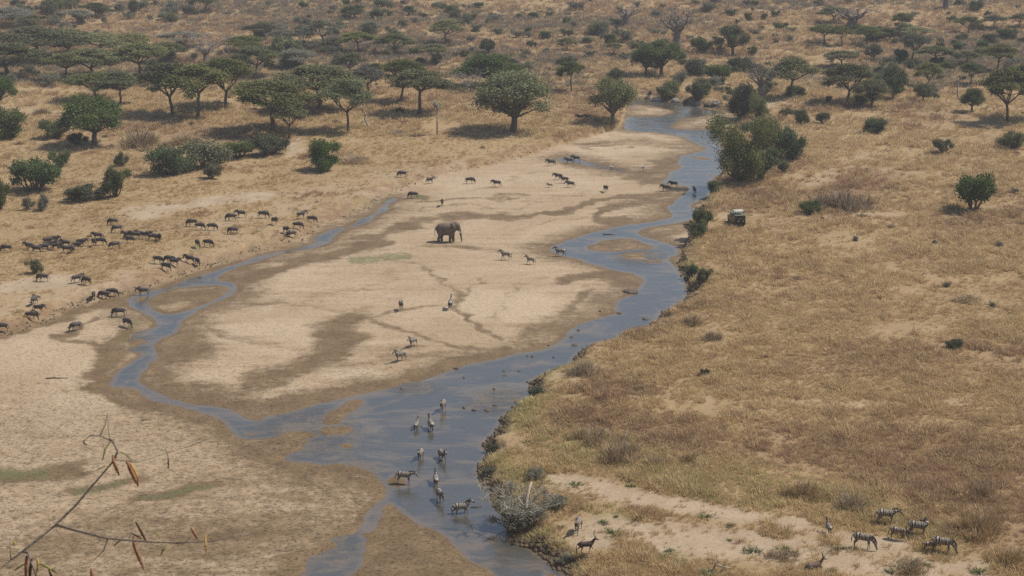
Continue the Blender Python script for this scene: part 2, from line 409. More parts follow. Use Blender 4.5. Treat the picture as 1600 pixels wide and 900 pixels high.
# ------------------------------------------------------------------ ground materials
def ground_material():
    m = NT('savanna_ground')
    P = m.pos()
    at = m.attr('cover')
    sep = m.node('ShaderNodeSeparateColor'); m.link(at.outputs['Color'], sep.inputs[0])
    sand, wetv, grn = sep.outputs[0], sep.outputs[1], sep.outputs[2]
    at2 = m.attr('cover_more')
    sep2 = m.node('ShaderNodeSeparateColor'); m.link(at2.outputs['Color'], sep2.inputs[0])
    bar, brn, tread = sep2.outputs[0], sep2.outputs[1], sep2.outputs[2]
    n_big, n_mid, n_fine, n_grain = m.noise(P, 0.045, 4), m.noise(P, 0.35, 5, 0.6), m.noise(P, 2.2, 5, 0.65), m.noise(P, 9.0, 3, 0.7)
    # sand
    n_strk = m.noise(m.scale(P, (.16, .9, 1)), .55, 5, .6, .6)
    n_med = m.noise(P, .9, 6, .7)
    s = m.mix(m.ramp(n_big, .35, .65), (.350, .262, .168), (.402, .308, .206))
    s = m.mix(m.ramp(n_strk, .42, .70, 0, .55), s, (.285, .207, .123))
    s = m.mix(m.ramp(n_mid, .45, .75, 0, .45), s, (.275, .198, .118))
    s = m.mix(m.math('MULTIPLY', m.ramp(m.math('ADD', at.outputs['Alpha'], m.math('MULTIPLY', m.math('SUBTRACT', n_med, .5), .9)), .25, .8), .8), s, (.430, .340, .235))
    s = m.mix(m.ramp(n_fine, .5, .75, 0, .45), s, (.215, .153, .092))
    pk = m.voro(m.scale(P, (1, .75, 1)), 1.7)
    pk2 = m.voro(m.scale(P, (.8, 1, 1)), 3.0)
    pits = m.math('MAXIMUM', m.math('MULTIPLY', m.ramp(pk, .10, .36, 1, 0), m.ramp(n_fine, .36, .52)), m.math('MULTIPLY', m.ramp(pk2, .08, .34, .8, 0), m.ramp(n_med, .42, .6)))
    nh = m.noise(m.scale(P, (.7, 1.2, 1)), 3.4, 4, .7)
    pits = m.math('MAXIMUM', m.math('MULTIPLY', pits, .45), m.ramp(nh, .54, .64))
    pits = m.math('MULTIPLY', pits, tread)
    s = m.mix(m.math('MULTIPLY', m.ramp(m.math('MULTIPLY', tread, n_med), .34, .66), .6), s, (.19, .138, .083))
    wn_ = m.math('ADD', wetv, m.math('MULTIPLY', m.math('SUBTRACT', n_med, .5), 1.05))
    wn_ = m.math('ADD', wn_, m.math('MULTIPLY', m.math('SUBTRACT', n_strk, .5), .7))
    wm = m.ramp(wn_, .10, .86)
    ws = m.mix(m.ramp(n_mid, .35, .65), (.135, .088, .042), (.185, .125, .064))
    ws = m.mix(m.ramp(n_fine, .45, .7, 0, .5), ws, (.095, .062, .031))
    s = m.mix(wm, s, ws)
    s = m.mix(m.math('MULTIPLY', pits, .85), s, m.mix(.82, s, (.03, .02, .01)))
    s = m.mix(m.math('MULTIPLY', m.ramp(m.math('ADD', grn, m.math('MULTIPLY', m.math('SUBTRACT', m.noise(P, 1.4, 6, .75), .55), 2.2)), .25, .95), .7), s, (.10, .115, .045))
    # grass soil
    g = m.mix(m.ramp(n_big, .35, .65), (.315, .225, .118), (.270, .188, .100))
    g = m.mix(m.ramp(n_mid, .42, .72, 0, .6), g, (.350, .255, .140))
    g = m.mix(m.ramp(n_fine, .50, .72, 0, .5), g, (.195, .125, .066))
    g = m.mix(m.math('MULTIPLY', brn, m.ramp(n_mid, .3, .6)), g, (.195, .118, .068))
    g = m.mix(m.ramp(m.math('ADD', grn, m.math('MULTIPLY', m.math('SUBTRACT', n_fine, .5), .9)), .3, .9, 0, .55), g, (.23, .21, .085))
    b = m.mix(m.ramp(n_mid, .35, .65), (.375, .292, .200), (.310, .235, .155))
    b = m.mix(m.ramp(n_fine, .52, .72, 0, .45), b, (.24, .17, .105))
    g = m.mix(m.ramp(m.math('ADD', bar, m.math('MULTIPLY', m.math('SUBTRACT', n_med, .5), 1.1)), .3, .85), g, b)
    c = m.mix(sand, g, s)
    c = m.mix(m.ramp(n_grain, .4, .75, 0, .3), c, m.mix(.5, c, (.08, .055, .035)))
    spk = m.math('MULTIPLY', m.ramp(m.voro(P, .42), .035, .075, 1, 0), m.ramp(n_big, .40, .6))
    c = m.mix(m.math('MULTIPLY', spk, .8), c, (.06, .042, .028))
    hgt = m.math('ADD', m.math('MULTIPLY', n_fine, .6), m.math('ADD', m.math('MULTIPLY', n_grain, .25), m.math('MULTIPLY', pits, -.9)))
    m.bump(hgt, .55, .16)
    rough = m.ramp(m.math('MULTIPLY', wm, sand), 0, 1, .95, .62)
    return m.done(c, rough, .22)
M_GROUND = ground_material()

def water_material():
    m = NT('river_water')
    P = m.pos()
    n1 = m.noise(m.scale(P, (1, .55, 1)), .55, 4, .6)
    n2 = m.noise(m.scale(P, (1, .6, 1)), 4.0, 4, .65)
    at = m.attr('shallow')
    sh = m.math('ADD', at.outputs['Fac'], m.math('MULTIPLY', m.math('SUBTRACT', m.noise(m.scale(P, (1, .5, 1)), .8, 4, .6), .5), .7))
    c = m.mix(m.ramp(sh, .25, .95), (.068, .064, .054), (.125, .094, .058))
    n3 = m.noise(m.scale(P, (.35, 1.2, 1)), 1.4, 5, .65, .5)
    rf = m.attr('riffle').outputs['Fac']
    n4 = m.noise(m.scale(P, (.5, 1.0, 1)), 1.7, 4, .7, .8)
    m.bump(m.math('ADD', m.math('ADD', m.math('MULTIPLY', n1, .35), m.math('MULTIPLY', n2, .5)), m.math('ADD', m.math('MULTIPLY', n3, 1.1), m.math('MULTIPLY', m.math('MULTIPLY', n4, rf), 6.0))), .30, .1)
    c = m.mix(m.math('MULTIPLY', m.ramp(n4, .42, .62), m.math('MULTIPLY', rf, .75)), c, (.045, .048, .046))
    n5 = m.noise(m.scale(P, (.45, 1.0, 1)), .32, 5, .62, .7)
    n6 = m.noise(m.scale(P, (.22, 1.0, 1)), .9, 5, .65, .4)
    c = m.mix(m.ramp(n5, .46, .66, 0, .85), c, (.150, .113, .070))
    c = m.mix(m.ramp(n6, .55, .70, 0, .6), c, (.055, .052, .045))
    m.bsdf.inputs['IOR'].default_value = 2.3
    return m.done(c, m.ramp(n3, .35, .65, .02, .16), .5)
M_WATER = water_material()

# ------------------------------------------------------------------ terrain meshes: riverbed, grassland, far hillside
quad = (np.arange(NR - 1)[:, None] * NC + np.arange(NC - 1)[None, :]).ravel()
quads = np.stack([quad, quad + 1, quad + NC + 1, quad + NC], 1)
qy = Y[quads].mean(1); qb = sdb[quads].mean(1)
sand_v = 1 - sstep(-0.6, 0.8, sdb)
bank_face = right * sstep(-.3, .1, sdb) * (1 - sstep(.9, 2.0, sdb + .8 * fbm(X, Y, 3, 2, 41.0)))
wet = np.maximum(wet, bank_face * .95)
left_trans = (1 - right) * (1 - sstep(0.5, 3.0, sdb)) * (Y < 300)
lface = (1 - right) * sstep(.2, .9, sdb) * (1 - sstep(2.2, 4.6, sdb + 1.6 * fbm(X, Y, 3, 3, 43.0)))
brown = np.maximum(brown, lface * .9); green = np.maximum(green, lface * .5 * sstep(-.1, .4, fbm(X, Y, 8, 2, 47.0)))
wet = np.maximum(wet, lface * .55)
sand_v = np.maximum(np.maximum(sand_v, left_trans * 0.75), bank_face * .85)
tread_v = np.clip(0.40 + 0.8 * sstep(200, 142, Y + 6 * fbm(X, Y, 20, 2)) * (X < 8), 0, 1)
cov = np.stack([sand_v, wet, green, strokes(PALE)], 1).astype(np.float32)
cov2 = np.stack([bare, brown, tread_v, np.ones_like(wet)], 1).astype(np.float32)

def sub_mesh(name, sel, mat, zz=None, attrs=()):
    f = quads[sel]
    used, inv = np.unique(f.ravel(), return_inverse=True)
    f = inv.reshape(-1, 4).astype(np.int32)
    co = np.stack([X[used], Y[used], (Z if zz is None else zz)[used]], 1).astype(np.float32)
    me = bpy.data.meshes.new(name)
    me.vertices.add(len(co)); me.vertices.foreach_set('co', co.ravel())
    me.loops.add(f.size); me.loops.foreach_set('vertex_index', f.ravel())
    me.polygons.add(len(f)); me.polygons.foreach_set('loop_start', np.arange(0, f.size, 4, dtype=np.int32))
    me.polygons.foreach_set('use_smooth', np.ones(len(f), bool))
    me.update(calc_edges=True)
    for nm, arr in attrs:
        if arr.ndim == 2:
            a = me.attributes.new(nm, 'FLOAT_COLOR', 'POINT'); a.data.foreach_set('color', arr[used].ravel())
        else:
            a = me.attributes.new(nm, 'FLOAT', 'POINT'); a.data.foreach_set('value', arr[used].astype(np.float32))
    me.materials.append(mat)
    return tag(link_obj(name, me), kind='structure')
AT = (('cover', cov), ('cover_more', cov2))
is_bed = qb < 0.2
tag(sub_mesh('riverbed', is_bed, M_GROUND, attrs=AT), 'pale sandy riverbed with dark wet streaks beside the stream')
tag(sub_mesh('grassland', ~is_bed & (qy < 430), M_GROUND, attrs=AT), 'dry straw-coloured grassland on both sides of the riverbed')
tag(sub_mesh('hillside', ~is_bed & (qy >= 430), M_GROUND, attrs=AT), 'hazy brown scrub hillside rising behind the river')
wsel = (sdw[quads].min(1) < 1.6) & (Z[quads].min(1) < 0.03)
sh_v = 1 - sstep(0.0, 0.17, -Z)
tag(sub_mesh('river', wsel, M_WATER, zz=np.zeros_like(Z), attrs=(('shallow', sh_v), ('riffle', riff))), 'shallow grey-blue river braiding through the sand')

# the hill the photographer stands on
hx = np.linspace(-420, 420, 85); hy = np.concatenate([np.linspace(-160, 0, 25)[:-1], np.linspace(0, 112, 60)])
hv = []
for yy in hy:
    for xx in hx:
        n = 1.2 * float(fbm(np.array([xx]), np.array([yy]), 18, 3)[0])
        base = 60.3 - 0.66 * max(yy - 1.5, 0) if yy > 0 else 60.3 + 0.02 * min(-yy, 40)
        hv.append((xx, yy, max(base + n * min(1, max(yy, 0) / 12) - max(0, abs(xx) - 220) * 0.0, -2.0)))
nx = len(hx)
hf = [(j * nx + i, j * nx + i + 1, (j + 1) * nx + i + 1, (j + 1) * nx + i) for j in range(len(hy) - 1) for i in range(nx - 1)]
tag(link_obj('lookout_hill', mesh_from('lookout_hill', hv, hf, M_GROUND, True)), 'steep grassy lookout hill under the viewer', kind='structure')

# ------------------------------------------------------------------ plant materials
def leaf_mat(name, c1, c2, c3, spread=.35, hue=.470):
    m = NT(name)
    P = m.objco()
    rnd = m.node('ShaderNodeObjectInfo').outputs['Random']
    c = m.mix(m.ramp(m.noise(P, 1.3, 4, .65), .35, .65), c1, c2)
    c = m.mix(m.ramp(m.noise(P, 5.0, 2, .6), .5, .75, 0, .7), c, c3)
    hsv = m.node('ShaderNodeHueSaturation')
    m.put(hsv.inputs['Hue'], m.ramp(m.math('FRACT', m.math('MULTIPLY', rnd, 7.13)), 0, 1, hue, min(.515, 1.012 - hue), False))
    m.put(hsv.inputs['Saturation'], m.ramp(m.math('FRACT', m.math('MULTIPLY', rnd, 3.7)), 0, 1, .75, 1.1, False))
    m.put(hsv.inputs['Value'], m.ramp(rnd, 0, 1, 1 - spread, 1 + spread, False))
    m.put(hsv.inputs['Color'], c)
    c = hsv.outputs[0]
    m.done(c, .75, .15)
    tr = m.node('ShaderNodeBsdfTranslucent'); m.put(tr.inputs[0], c)
    mx = m.node('ShaderNodeMixShader'); mx.inputs[0].default_value = .28
    m.link(m.bsdf.outputs[0], mx.inputs[1]); m.link(tr.outputs[0], mx.inputs[2])
    m.link(mx.outputs[0], m.out.inputs[0])
    return m.mat
def plain_mat(name, c1, c2, scale=4.0, rough=.85, spec=.2, bump=.3):
    m = NT(name)
    P = m.objco()
    n = m.noise(P, scale, 5, .6)
    c = m.mix(m.ramp(n, .3, .7), c1, c2)
    if bump: m.bump(n, bump, .05)
    return m.done(c, rough, spec)
M_ACACIA = leaf_mat('acacia_leaf', (.118, .135, .044), (.172, .180, .064), (.235, .225, .095))
M_GREEN = leaf_mat('broad_leaf', (.066, .105, .030), (.112, .150, .046), (.16, .195, .07), .2)
M_GREY = leaf_mat('grey_leaf', (.140, .145, .095), (.185, .185, .130), (.235, .23, .17))
M_FRESH = leaf_mat('fresh_leaf', (.125, .150, .050), (.170, .190, .072), (.22, .225, .10), .2)
M_BUSH = leaf_mat('bush_leaf', (.115, .132, .058), (.165, .172, .082), (.225, .215, .11))
M_TWIG = plain_mat('bare_twig', (.21, .185, .165), (.29, .26, .23), 3)
M_DRY = leaf_mat('dry_forb', (.300, .205, .115), (.370, .260, .150), (.45, .33, .20), .22, .498)
M_PALETWIG = plain_mat('pale_dead_twig', (.25, .24, .19), (.35, .335, .275), 3)
M_BARK = plain_mat('bark', (.085, .065, .048), (.16, .125, .095), 6)
M_BAOBAB = plain_mat('baobab_bark', (.14, .115, .10), (.22, .185, .16), 3)
M_DEADWOOD = plain_mat('dead_wood', (.30, .25, .20), (.42, .36, .29), 5)
M_ROCK = plain_mat('pale_rock', (.22, .20, .17), (.36, .33, .29), 2)
M_DARKROCK = plain_mat('river_stone', (.07, .058, .045), (.14, .115, .09), 3)

# ------------------------------------------------------------------ tree builders (local metres, base at the origin)
def add_tube(V, Fc, pts, rad, n=6):
    base = len(V)
    pts = [Vector(p) for p in pts]
    for i, p in enumerate(pts):
        t = (pts[min(i + 1, len(pts) - 1)] - pts[max(i - 1, 0)]).normalized()
        ref = Vector((1, 0, 0)) if abs(t.x) < .8 else Vector((0, 1, 0))
        a = t.cross(ref).normalized(); b = t.cross(a)
        for k in range(n):
            th = 2 * math.pi * k / n
            V.append(p + (a * math.cos(th) + b * math.sin(th)) * rad[i])
    for i in range(len(pts) - 1):
        for k in range(n):
            Fc.append((base + i * n + k, base + i * n + (k + 1) % n, base + (i + 1) * n + (k + 1) % n, base + (i + 1) * n + k))
    Fc.append(tuple(base + k for k in reversed(range(n))))
    Fc.append(tuple(base + (len(pts) - 1) * n + k for k in range(n)))

def bent(p, q, rnd, k=4, amp=.12):
    p, q = Vector(p), Vector(q); L = (q - p).length
    out = []
    for i in range(k + 1):
        s = i / k
        o = Vector((rnd.uniform(-1, 1), rnd.uniform(-1, 1), rnd.uniform(-.6, .6))) * (amp * L * math.sin(math.pi * s) * .6)
        out.append(p.lerp(q, s) + o)
    return out

def leaves(centres, count, size, seed, flat=.35, shell=.0):
    """many small leaf-spray triangles spread through ellipsoidal clumps: centres = (x,y,z,rx,ry,rz)"""
    rs = np.random.RandomState(seed)
    c = np.array(centres, float)
    vol = (c[:, 3] * c[:, 4] * c[:, 5]) ** .66
    pick = rs.choice(len(c), count, p=vol / vol.sum())
    d = rs.normal(size=(count, 3)); d /= np.linalg.norm(d, axis=1, keepdims=True)
    r = (shell + (1 - shell) * rs.rand(count)) ** (1 / 2.2)
    r *= 1 + .26 * rs.normal(size=count)
    p = c[pick, :3] + d * r[:, None] * c[pick, 3:6]
    a = rs.normal(size=(count, 3)); a[:, 2] *= flat; a /= np.linalg.norm(a, axis=1, keepdims=True)
    b = rs.normal(size=(count, 3)); b[:, 2] *= flat + .15
    b -= (b * a).sum(1, keepdims=True) * a; b /= np.linalg.norm(b, axis=1, keepdims=True)
    s = size * (.55 + .9 * rs.rand(count))[:, None]
    V = np.stack([p - a * s * .6 - b * s * .28, p + a * s * .6 - b * s * .22, p + a * s * .1 + b * s * .55], 1).reshape(-1, 3)
    Fc = np.arange(count * 3).reshape(-1, 3)
    return V, Fc

def acacia(seed, dense=1.0, tall=False):
    rnd = random.Random(seed)
    V, Fc = [], []
    W, Ht = 5.6, 9.0
    fork = rnd.uniform(2.6, 3.6) + (1.2 if tall else 0)
    lean = Vector((rnd.uniform(-.8, .8), rnd.uniform(-.5, .5), fork))
    add_tube(V, Fc, bent((0, 0, -.3), lean, rnd, 4, .1), [.36, .28, .25, .23, .22], 7)
    pads = []
    n = rnd.randint(5, 6)
    a0 = rnd.uniform(0, 6.28)
    dome = lambda r: 8.4 - 2.9 * (r / W) ** 2
    for i in range(n):
        a = a0 + 6.28 * i / n + rnd.uniform(-.35, .35)
        rr = rnd.uniform(.5, .8) * W
        e = Vector((lean.x + math.cos(a) * rr, lean.y + math.sin(a) * rr, dome(rr) - rnd.uniform(.2, 1.0)))
        m = lean.lerp(e, .5) + Vector((0, 0, rnd.uniform(-.3, .3)))
        add_tube(V, Fc, bent(lean, m, rnd, 2) + bent(m, e, rnd, 2)[1:], [.18, .15, .12, .085, .04], 5)
        pads.append((e.x, e.y, e.z, rnd.uniform(1.5, 2.2), rnd.uniform(1.5, 2.2), rnd.uniform(.55, .85)))
        for _ in range(4):
            a2 = a + rnd.uniform(-.7, .7); r2 = rr * rnd.uniform(.45, 1.25)
            e2 = Vector((lean.x + math.cos(a2) * r2, lean.y + math.sin(a2) * r2, dome(r2) - rnd.uniform(-.1, 1.3)))
            add_tube(V, Fc, bent(m, e2, rnd, 3), [.09, .07, .05, .02], 4)
            pads.append((e2.x, e2.y, e2.z, rnd.uniform(1.0, 1.7), rnd.uniform(1.0, 1.7), rnd.uniform(.4, .7)))
    for _ in range(5):
        a = rnd.uniform(0, 6.28); r2 = rnd.uniform(0, 2.4)
        pads.append((lean.x + math.cos(a) * r2, lean.y + math.sin(a) * r2, dome(r2) + rnd.uniform(-.3, .3), rnd.uniform(1.3, 2.0), rnd.uniform(1.3, 2.0), .6))
    LV, LF = leaves(pads, int(15000 * dense), .27, seed, .32)
    return V, Fc, LV, LF

def round_tree(seed, n_leaf=11000):
    rnd = random.Random(seed)
    V, Fc = [], []
    fork = Vector((rnd.uniform(-.3, .3), 0, 2.0))
    add_tube(V, Fc, bent((0, 0, -.3), fork, rnd, 3, .08), [.48, .4, .35, .33], 7)
    pads = []
    for i in range(16):
        a = 6.28 * i / 16 * 3 + rnd.uniform(-.4, .4)
        el = rnd.uniform(.05, 1.0)
        rr = 3.5 * math.cos(el * 1.25)
        e = Vector((math.cos(a) * rr, math.sin(a) * rr, 3.4 + 3.9 * math.sin(el * 1.35)))
        add_tube(V, Fc, bent(fork, e, rnd, 3), [.18, .12, .07, .03], 5)
        r = rnd.uniform(1.1, 1.75)
        pads.append((e.x, e.y, e.z + .1, r, r, r * rnd.uniform(.65, .9)))
    for _ in range(9):
        a = rnd.uniform(0, 6.28); q = rnd.uniform(0, 2.6); r = rnd.uniform(1.0, 1.5)
        pads.append((math.cos(a) * q, math.sin(a) * q, rnd.uniform(3.4, 6.6), r, r, r * .8))
    LV, LF = leaves(pads, int(n_leaf * 1.6), .235, seed, .8, .1)
    return V, Fc, LV, LF

def bush(seed, n_leaf=9500, spread=1.0, leaf=.105):
    rnd = random.Random(seed)
    V, Fc = [], []
    pads = []
    for i in range(15):
        a = 6.28 * i / 9 + rnd.uniform(-.5, .5)
        rr = rnd.uniform(.1, 1.35) * spread
        e = Vector((math.cos(a) * rr, math.sin(a) * rr, rnd.uniform(.55, 1.75)))
        add_tube(V, Fc, bent((math.cos(a) * .12, math.sin(a) * .12, -.15), e, rnd, 3, .15), [.07, .055, .04, .02], 4)
        r = rnd.uniform(.32, .7)
        pads.append((e.x, e.y, max(e.z, r * .75), r, r, r * rnd.uniform(.7, .95)))
    LV, LF = leaves(pads, n_leaf, leaf, seed, .8, .1)
    return V, Fc, LV, LF

def bare_tree(seed, thick=.3, W=4.2, Ht=8.0, twigs=700, swell=False):
    rnd = random.Random(seed)
    V, Fc = [], []
    fork = Vector((rnd.uniform(-.3, .3), 0, Ht * (.42 if swell else .25)))
    r0 = thick
    add_tube(V, Fc, bent((0, 0, -.3), fork, rnd, 4, .05), [r0 * 1.25, r0 * 1.05, r0, r0 * .9, r0 * .75], 8)
    tips = []
    for i in range(8):
        a = 6.28 * i / 8 + rnd.uniform(-.3, .3)
        rr = W * rnd.uniform(.45, .85)
        e = Vector((math.cos(a) * rr, math.sin(a) * rr, Ht * rnd.uniform(.62, .98)))
        pts = bent(fork - Vector((0, 0, r0 * rnd.uniform(0, 1.2))), e, rnd, 4, .22)
        add_tube(V, Fc, pts, [r0 * .5, r0 * .36, r0 * .25, r0 * .15, r0 * .06], 5)
        for k in (1, 2, 3, 4):
            for _ in range(2):
                q = pts[k] + Vector((rnd.uniform(-1, 1), rnd.uniform(-1, 1), rnd.uniform(-.1, .9))) * W * .34
                pt2 = bent(pts[k], q, rnd, 2, .2)
                add_tube(V, Fc, pt2, [r0 * .14, r0 * .09, r0 * .03], 4)
                tips.append((pts[k], q))
    TV, TF = [], []
    for i in range(twigs):
        p, q = rnd.choice(tips)
        s = p.lerp(q, rnd.uniform(.2, 1))
        tl = 1.0 if thick > .1 else .42
        d = Vector((rnd.gauss(0, 1), rnd.gauss(0, 1), rnd.gauss(.35, .8))).normalized() * rnd.uniform(.4, 1.1) * tl
        o = Vector((rnd.gauss(0, 1), rnd.gauss(0, 1), rnd.gauss(0, 1))).normalized() * .028 * (1 if tl == 1 else .45)
        b = len(TV)
        TV += [s - o, s + o, s + d]
        TF.append((b, b + 1, b + 2))
    return V, Fc, TV, TF

def shoot_clump(seed, n, h, r, w):
    """upright dry shoots: thin bent blades fanning from one foot"""
    rnd = random.Random(seed)
    V, Fc = [], []
    for _ in range(n):
        a = rnd.uniform(0, 6.28); d = abs(rnd.gauss(0, .5)) * r
        p = Vector((math.cos(a) * d, math.sin(a) * d, -.03))
        tip = p + Vector((math.cos(a) * r * rnd.uniform(.2, 1.0), math.sin(a) * r * rnd.uniform(.2, 1.0), h * rnd.uniform(.45, 1.05)))
        th = rnd.uniform(0, 6.28); o = Vector((math.cos(th), math.sin(th), 0)) * w * rnd.uniform(.6, 1.2)
        m = p.lerp(tip, .55) + Vector((0, 0, h * .1))
        b = len(V)
        V += [p - o, p + o, m + o * .8, m - o * .8, tip]
        Fc += [(b, b + 1, b + 2, b + 3), (b + 3, b + 2, b + 4)]
    return V, Fc

def shoot_shrub(seed):
    rnd = random.Random(seed)
    V, Fc = [], []
    for i in range(7):
        a = 6.28 * i / 7
        add_tube(V, Fc, bent((0, 0, -.1), (math.cos(a) * .6, math.sin(a) * .6, rnd.uniform(.6, 1.2)), rnd, 3, .2), [.04, .03, .02, .01], 4)
    LV, LF = [], []
    for k in range(12):
        a = rnd.uniform(0, 6.28); d = rnd.uniform(0, 1.5)
        v, f = shoot_clump(seed * 20 + k, 70, rnd.uniform(.45, 1.15) * (1.1 - .3 * d), .6, .024)
        b = len(LV)
        LV += [p + Vector((math.cos(a) * d, math.sin(a) * d, 0)) for p in v]
        LF += [tuple(i + b for i in q) for q in f]
    return V, Fc, LV, LF

def tree_proto(fn, trunk_mat, crown_mat, names=('trunk', 'crown'), *a, **k):
    V, Fc, LV, LF = fn(*a, **k)
    P = np.array([tuple(v) for v in LV] if not isinstance(LV, np.ndarray) else LV)
    lo, hi = P.min(0), P.max(0)
    dims = (np.percentile(P[:, 0], 98.5) - np.percentile(P[:, 0], 1.5), np.percentile(P[:, 2], 99.3))
    t = mesh_from(names[0], V, Fc, trunk_mat, True)
    c = mesh_from(names[1], LV, LF, crown_mat)
    cx = (np.percentile(P[:, 0], 98.5) + np.percentile(P[:, 0], 1.5)) / 2
    return dict(parts=[(names[0], t), (names[1], c)], w=dims[0], h=dims[1], cx=cx)

PROTO = {
  'acacia': [tree_proto(acacia, M_BARK, M_ACACIA, seed=s, tall=s % 2 == 0) for s in (11, 12, 13, 14, 15, 16, 17, 18, 19, 20)],
  'acacia_thin': [tree_proto(acacia, M_BARK, M_GREY, seed=s, dense=.6) for s in (21, 22, 23)],
  'round': [tree_proto(round_tree, M_BARK, M_GREEN, seed=s) for s in (31, 32, 33)],
  'round_grey': [tree_proto(round_tree, M_BARK, M_BUSH, seed=s, n_leaf=9000) for s in (36, 37)],
  'fresh': [tree_proto(round_tree, M_BARK, M_FRESH, seed=s, n_leaf=7500) for s in (41, 42)],
  'bush': [tree_proto(bush, M_BARK, M_BUSH, ('stem', 'foliage'), seed=s) for s in (51, 52, 53, 54)],
  'green_bush': [tree_proto(bush, M_BARK, M_GREEN, ('stem', 'foliage'), seed=s) for s in (56, 57, 58)],
  'fresh_bush': [tree_proto(bush, M_BARK, M_FRESH, ('stem', 'foliage'), seed=s, n_leaf=20000, leaf=.055) for s in (59, 60)],
  'grey_bush': [tree_proto(bush, M_TWIG, M_GREY, ('stem', 'foliage'), seed=s, n_leaf=4200, leaf=.10) for s in (61, 62, 63)],
  'dry_bush': [tree_proto(shoot_shrub, M_TWIG, M_DRY, ('stem', 'foliage'), seed=s) for s in (66, 67, 68)],
  'bare': [tree_proto(bare_tree, M_TWIG, M_TWIG, ('trunk', 'twig_crown'), seed=s, twigs=1500) for s in (71, 72)],
  'baobab': [tree_proto(bare_tree, M_BAOBAB, M_TWIG, ('trunk', 'twig_crown'), seed=s, thick=1.0, W=5.5, Ht=12.0, swell=True, twigs=1200) for s in (76, 77)],
  'dead_shrub': [tree_proto(bare_tree, M_PALETWIG, M_PALETWIG, ('stem', 'twig_crown'), seed=s, thick=.06, W=2.0, Ht=1.7, twigs=3600) for s in (81,)],
}
OBJ_NAME = {'acacia': 'acacia_tree', 'acacia_thin': 'thorn_tree', 'round': 'broadleaf_tree', 'round_grey': 'broadleaf_tree', 'fresh': 'riverside_tree', 'bush': 'bush', 'green_bush': 'bush',
  'fresh_bush': 'bush', 'grey_bush': 'thorn_bush', 'dry_bush': 'dry_shrub', 'bare': 'leafless_tree', 'baobab': 'baobab_tree', 'dead_shrub': 'dead_shrub'}
CATEGORY = {'acacia': 'tree', 'acacia_thin': 'tree', 'round': 'tree', 'round_grey': 'tree', 'fresh': 'tree', 'bush': 'bush', 'green_bush': 'bush', 'fresh_bush': 'bush', 'grey_bush': 'bush',
  'dry_bush': 'shrub', 'bare': 'tree', 'baobab': 'tree', 'dead_shrub': 'shrub'}
N_USED = {}
def plant(kind, px, py, top, width, label, group, lean=0.0, variant=None, mirror=False):
    base, s = ground(px, py)
    hm = (py - top) / (s * .97); wm = width / s
    if kind == 'dry_bush': hm *= .72; wm *= 1.15
    k = N_USED.get(kind, 0); N_USED[kind] = k + 1
    pr = PROTO[kind][(k if variant is None else variant) % len(PROTO[kind])]
    root = link_obj(OBJ_NAME[kind], None)
    root.location = base
    sx = wm / pr['w']; sz = hm / pr['h']
    root.scale = (sx, sx, sz)
    root.rotation_euler = (R.gauss(0, .035), lean + R.gauss(0, .035), R.uniform(0, 6.28))
    for nm, me in pr['parts']:
        link_obj(nm, me, root)
    return tag(root, label, CATEGORY[kind], group)
ORD = ['leftmost', 'second', 'third', 'fourth', 'fifth', 'sixth', 'seventh', 'eighth', 'ninth', 'tenth', 'eleventh', 'twelfth', 'thirteenth', 'fourteenth', 'fifteenth', 'sixteenth']
def ordinal(i):
    return ORD[i] if i < len(ORD) else '%dth' % (i + 1)

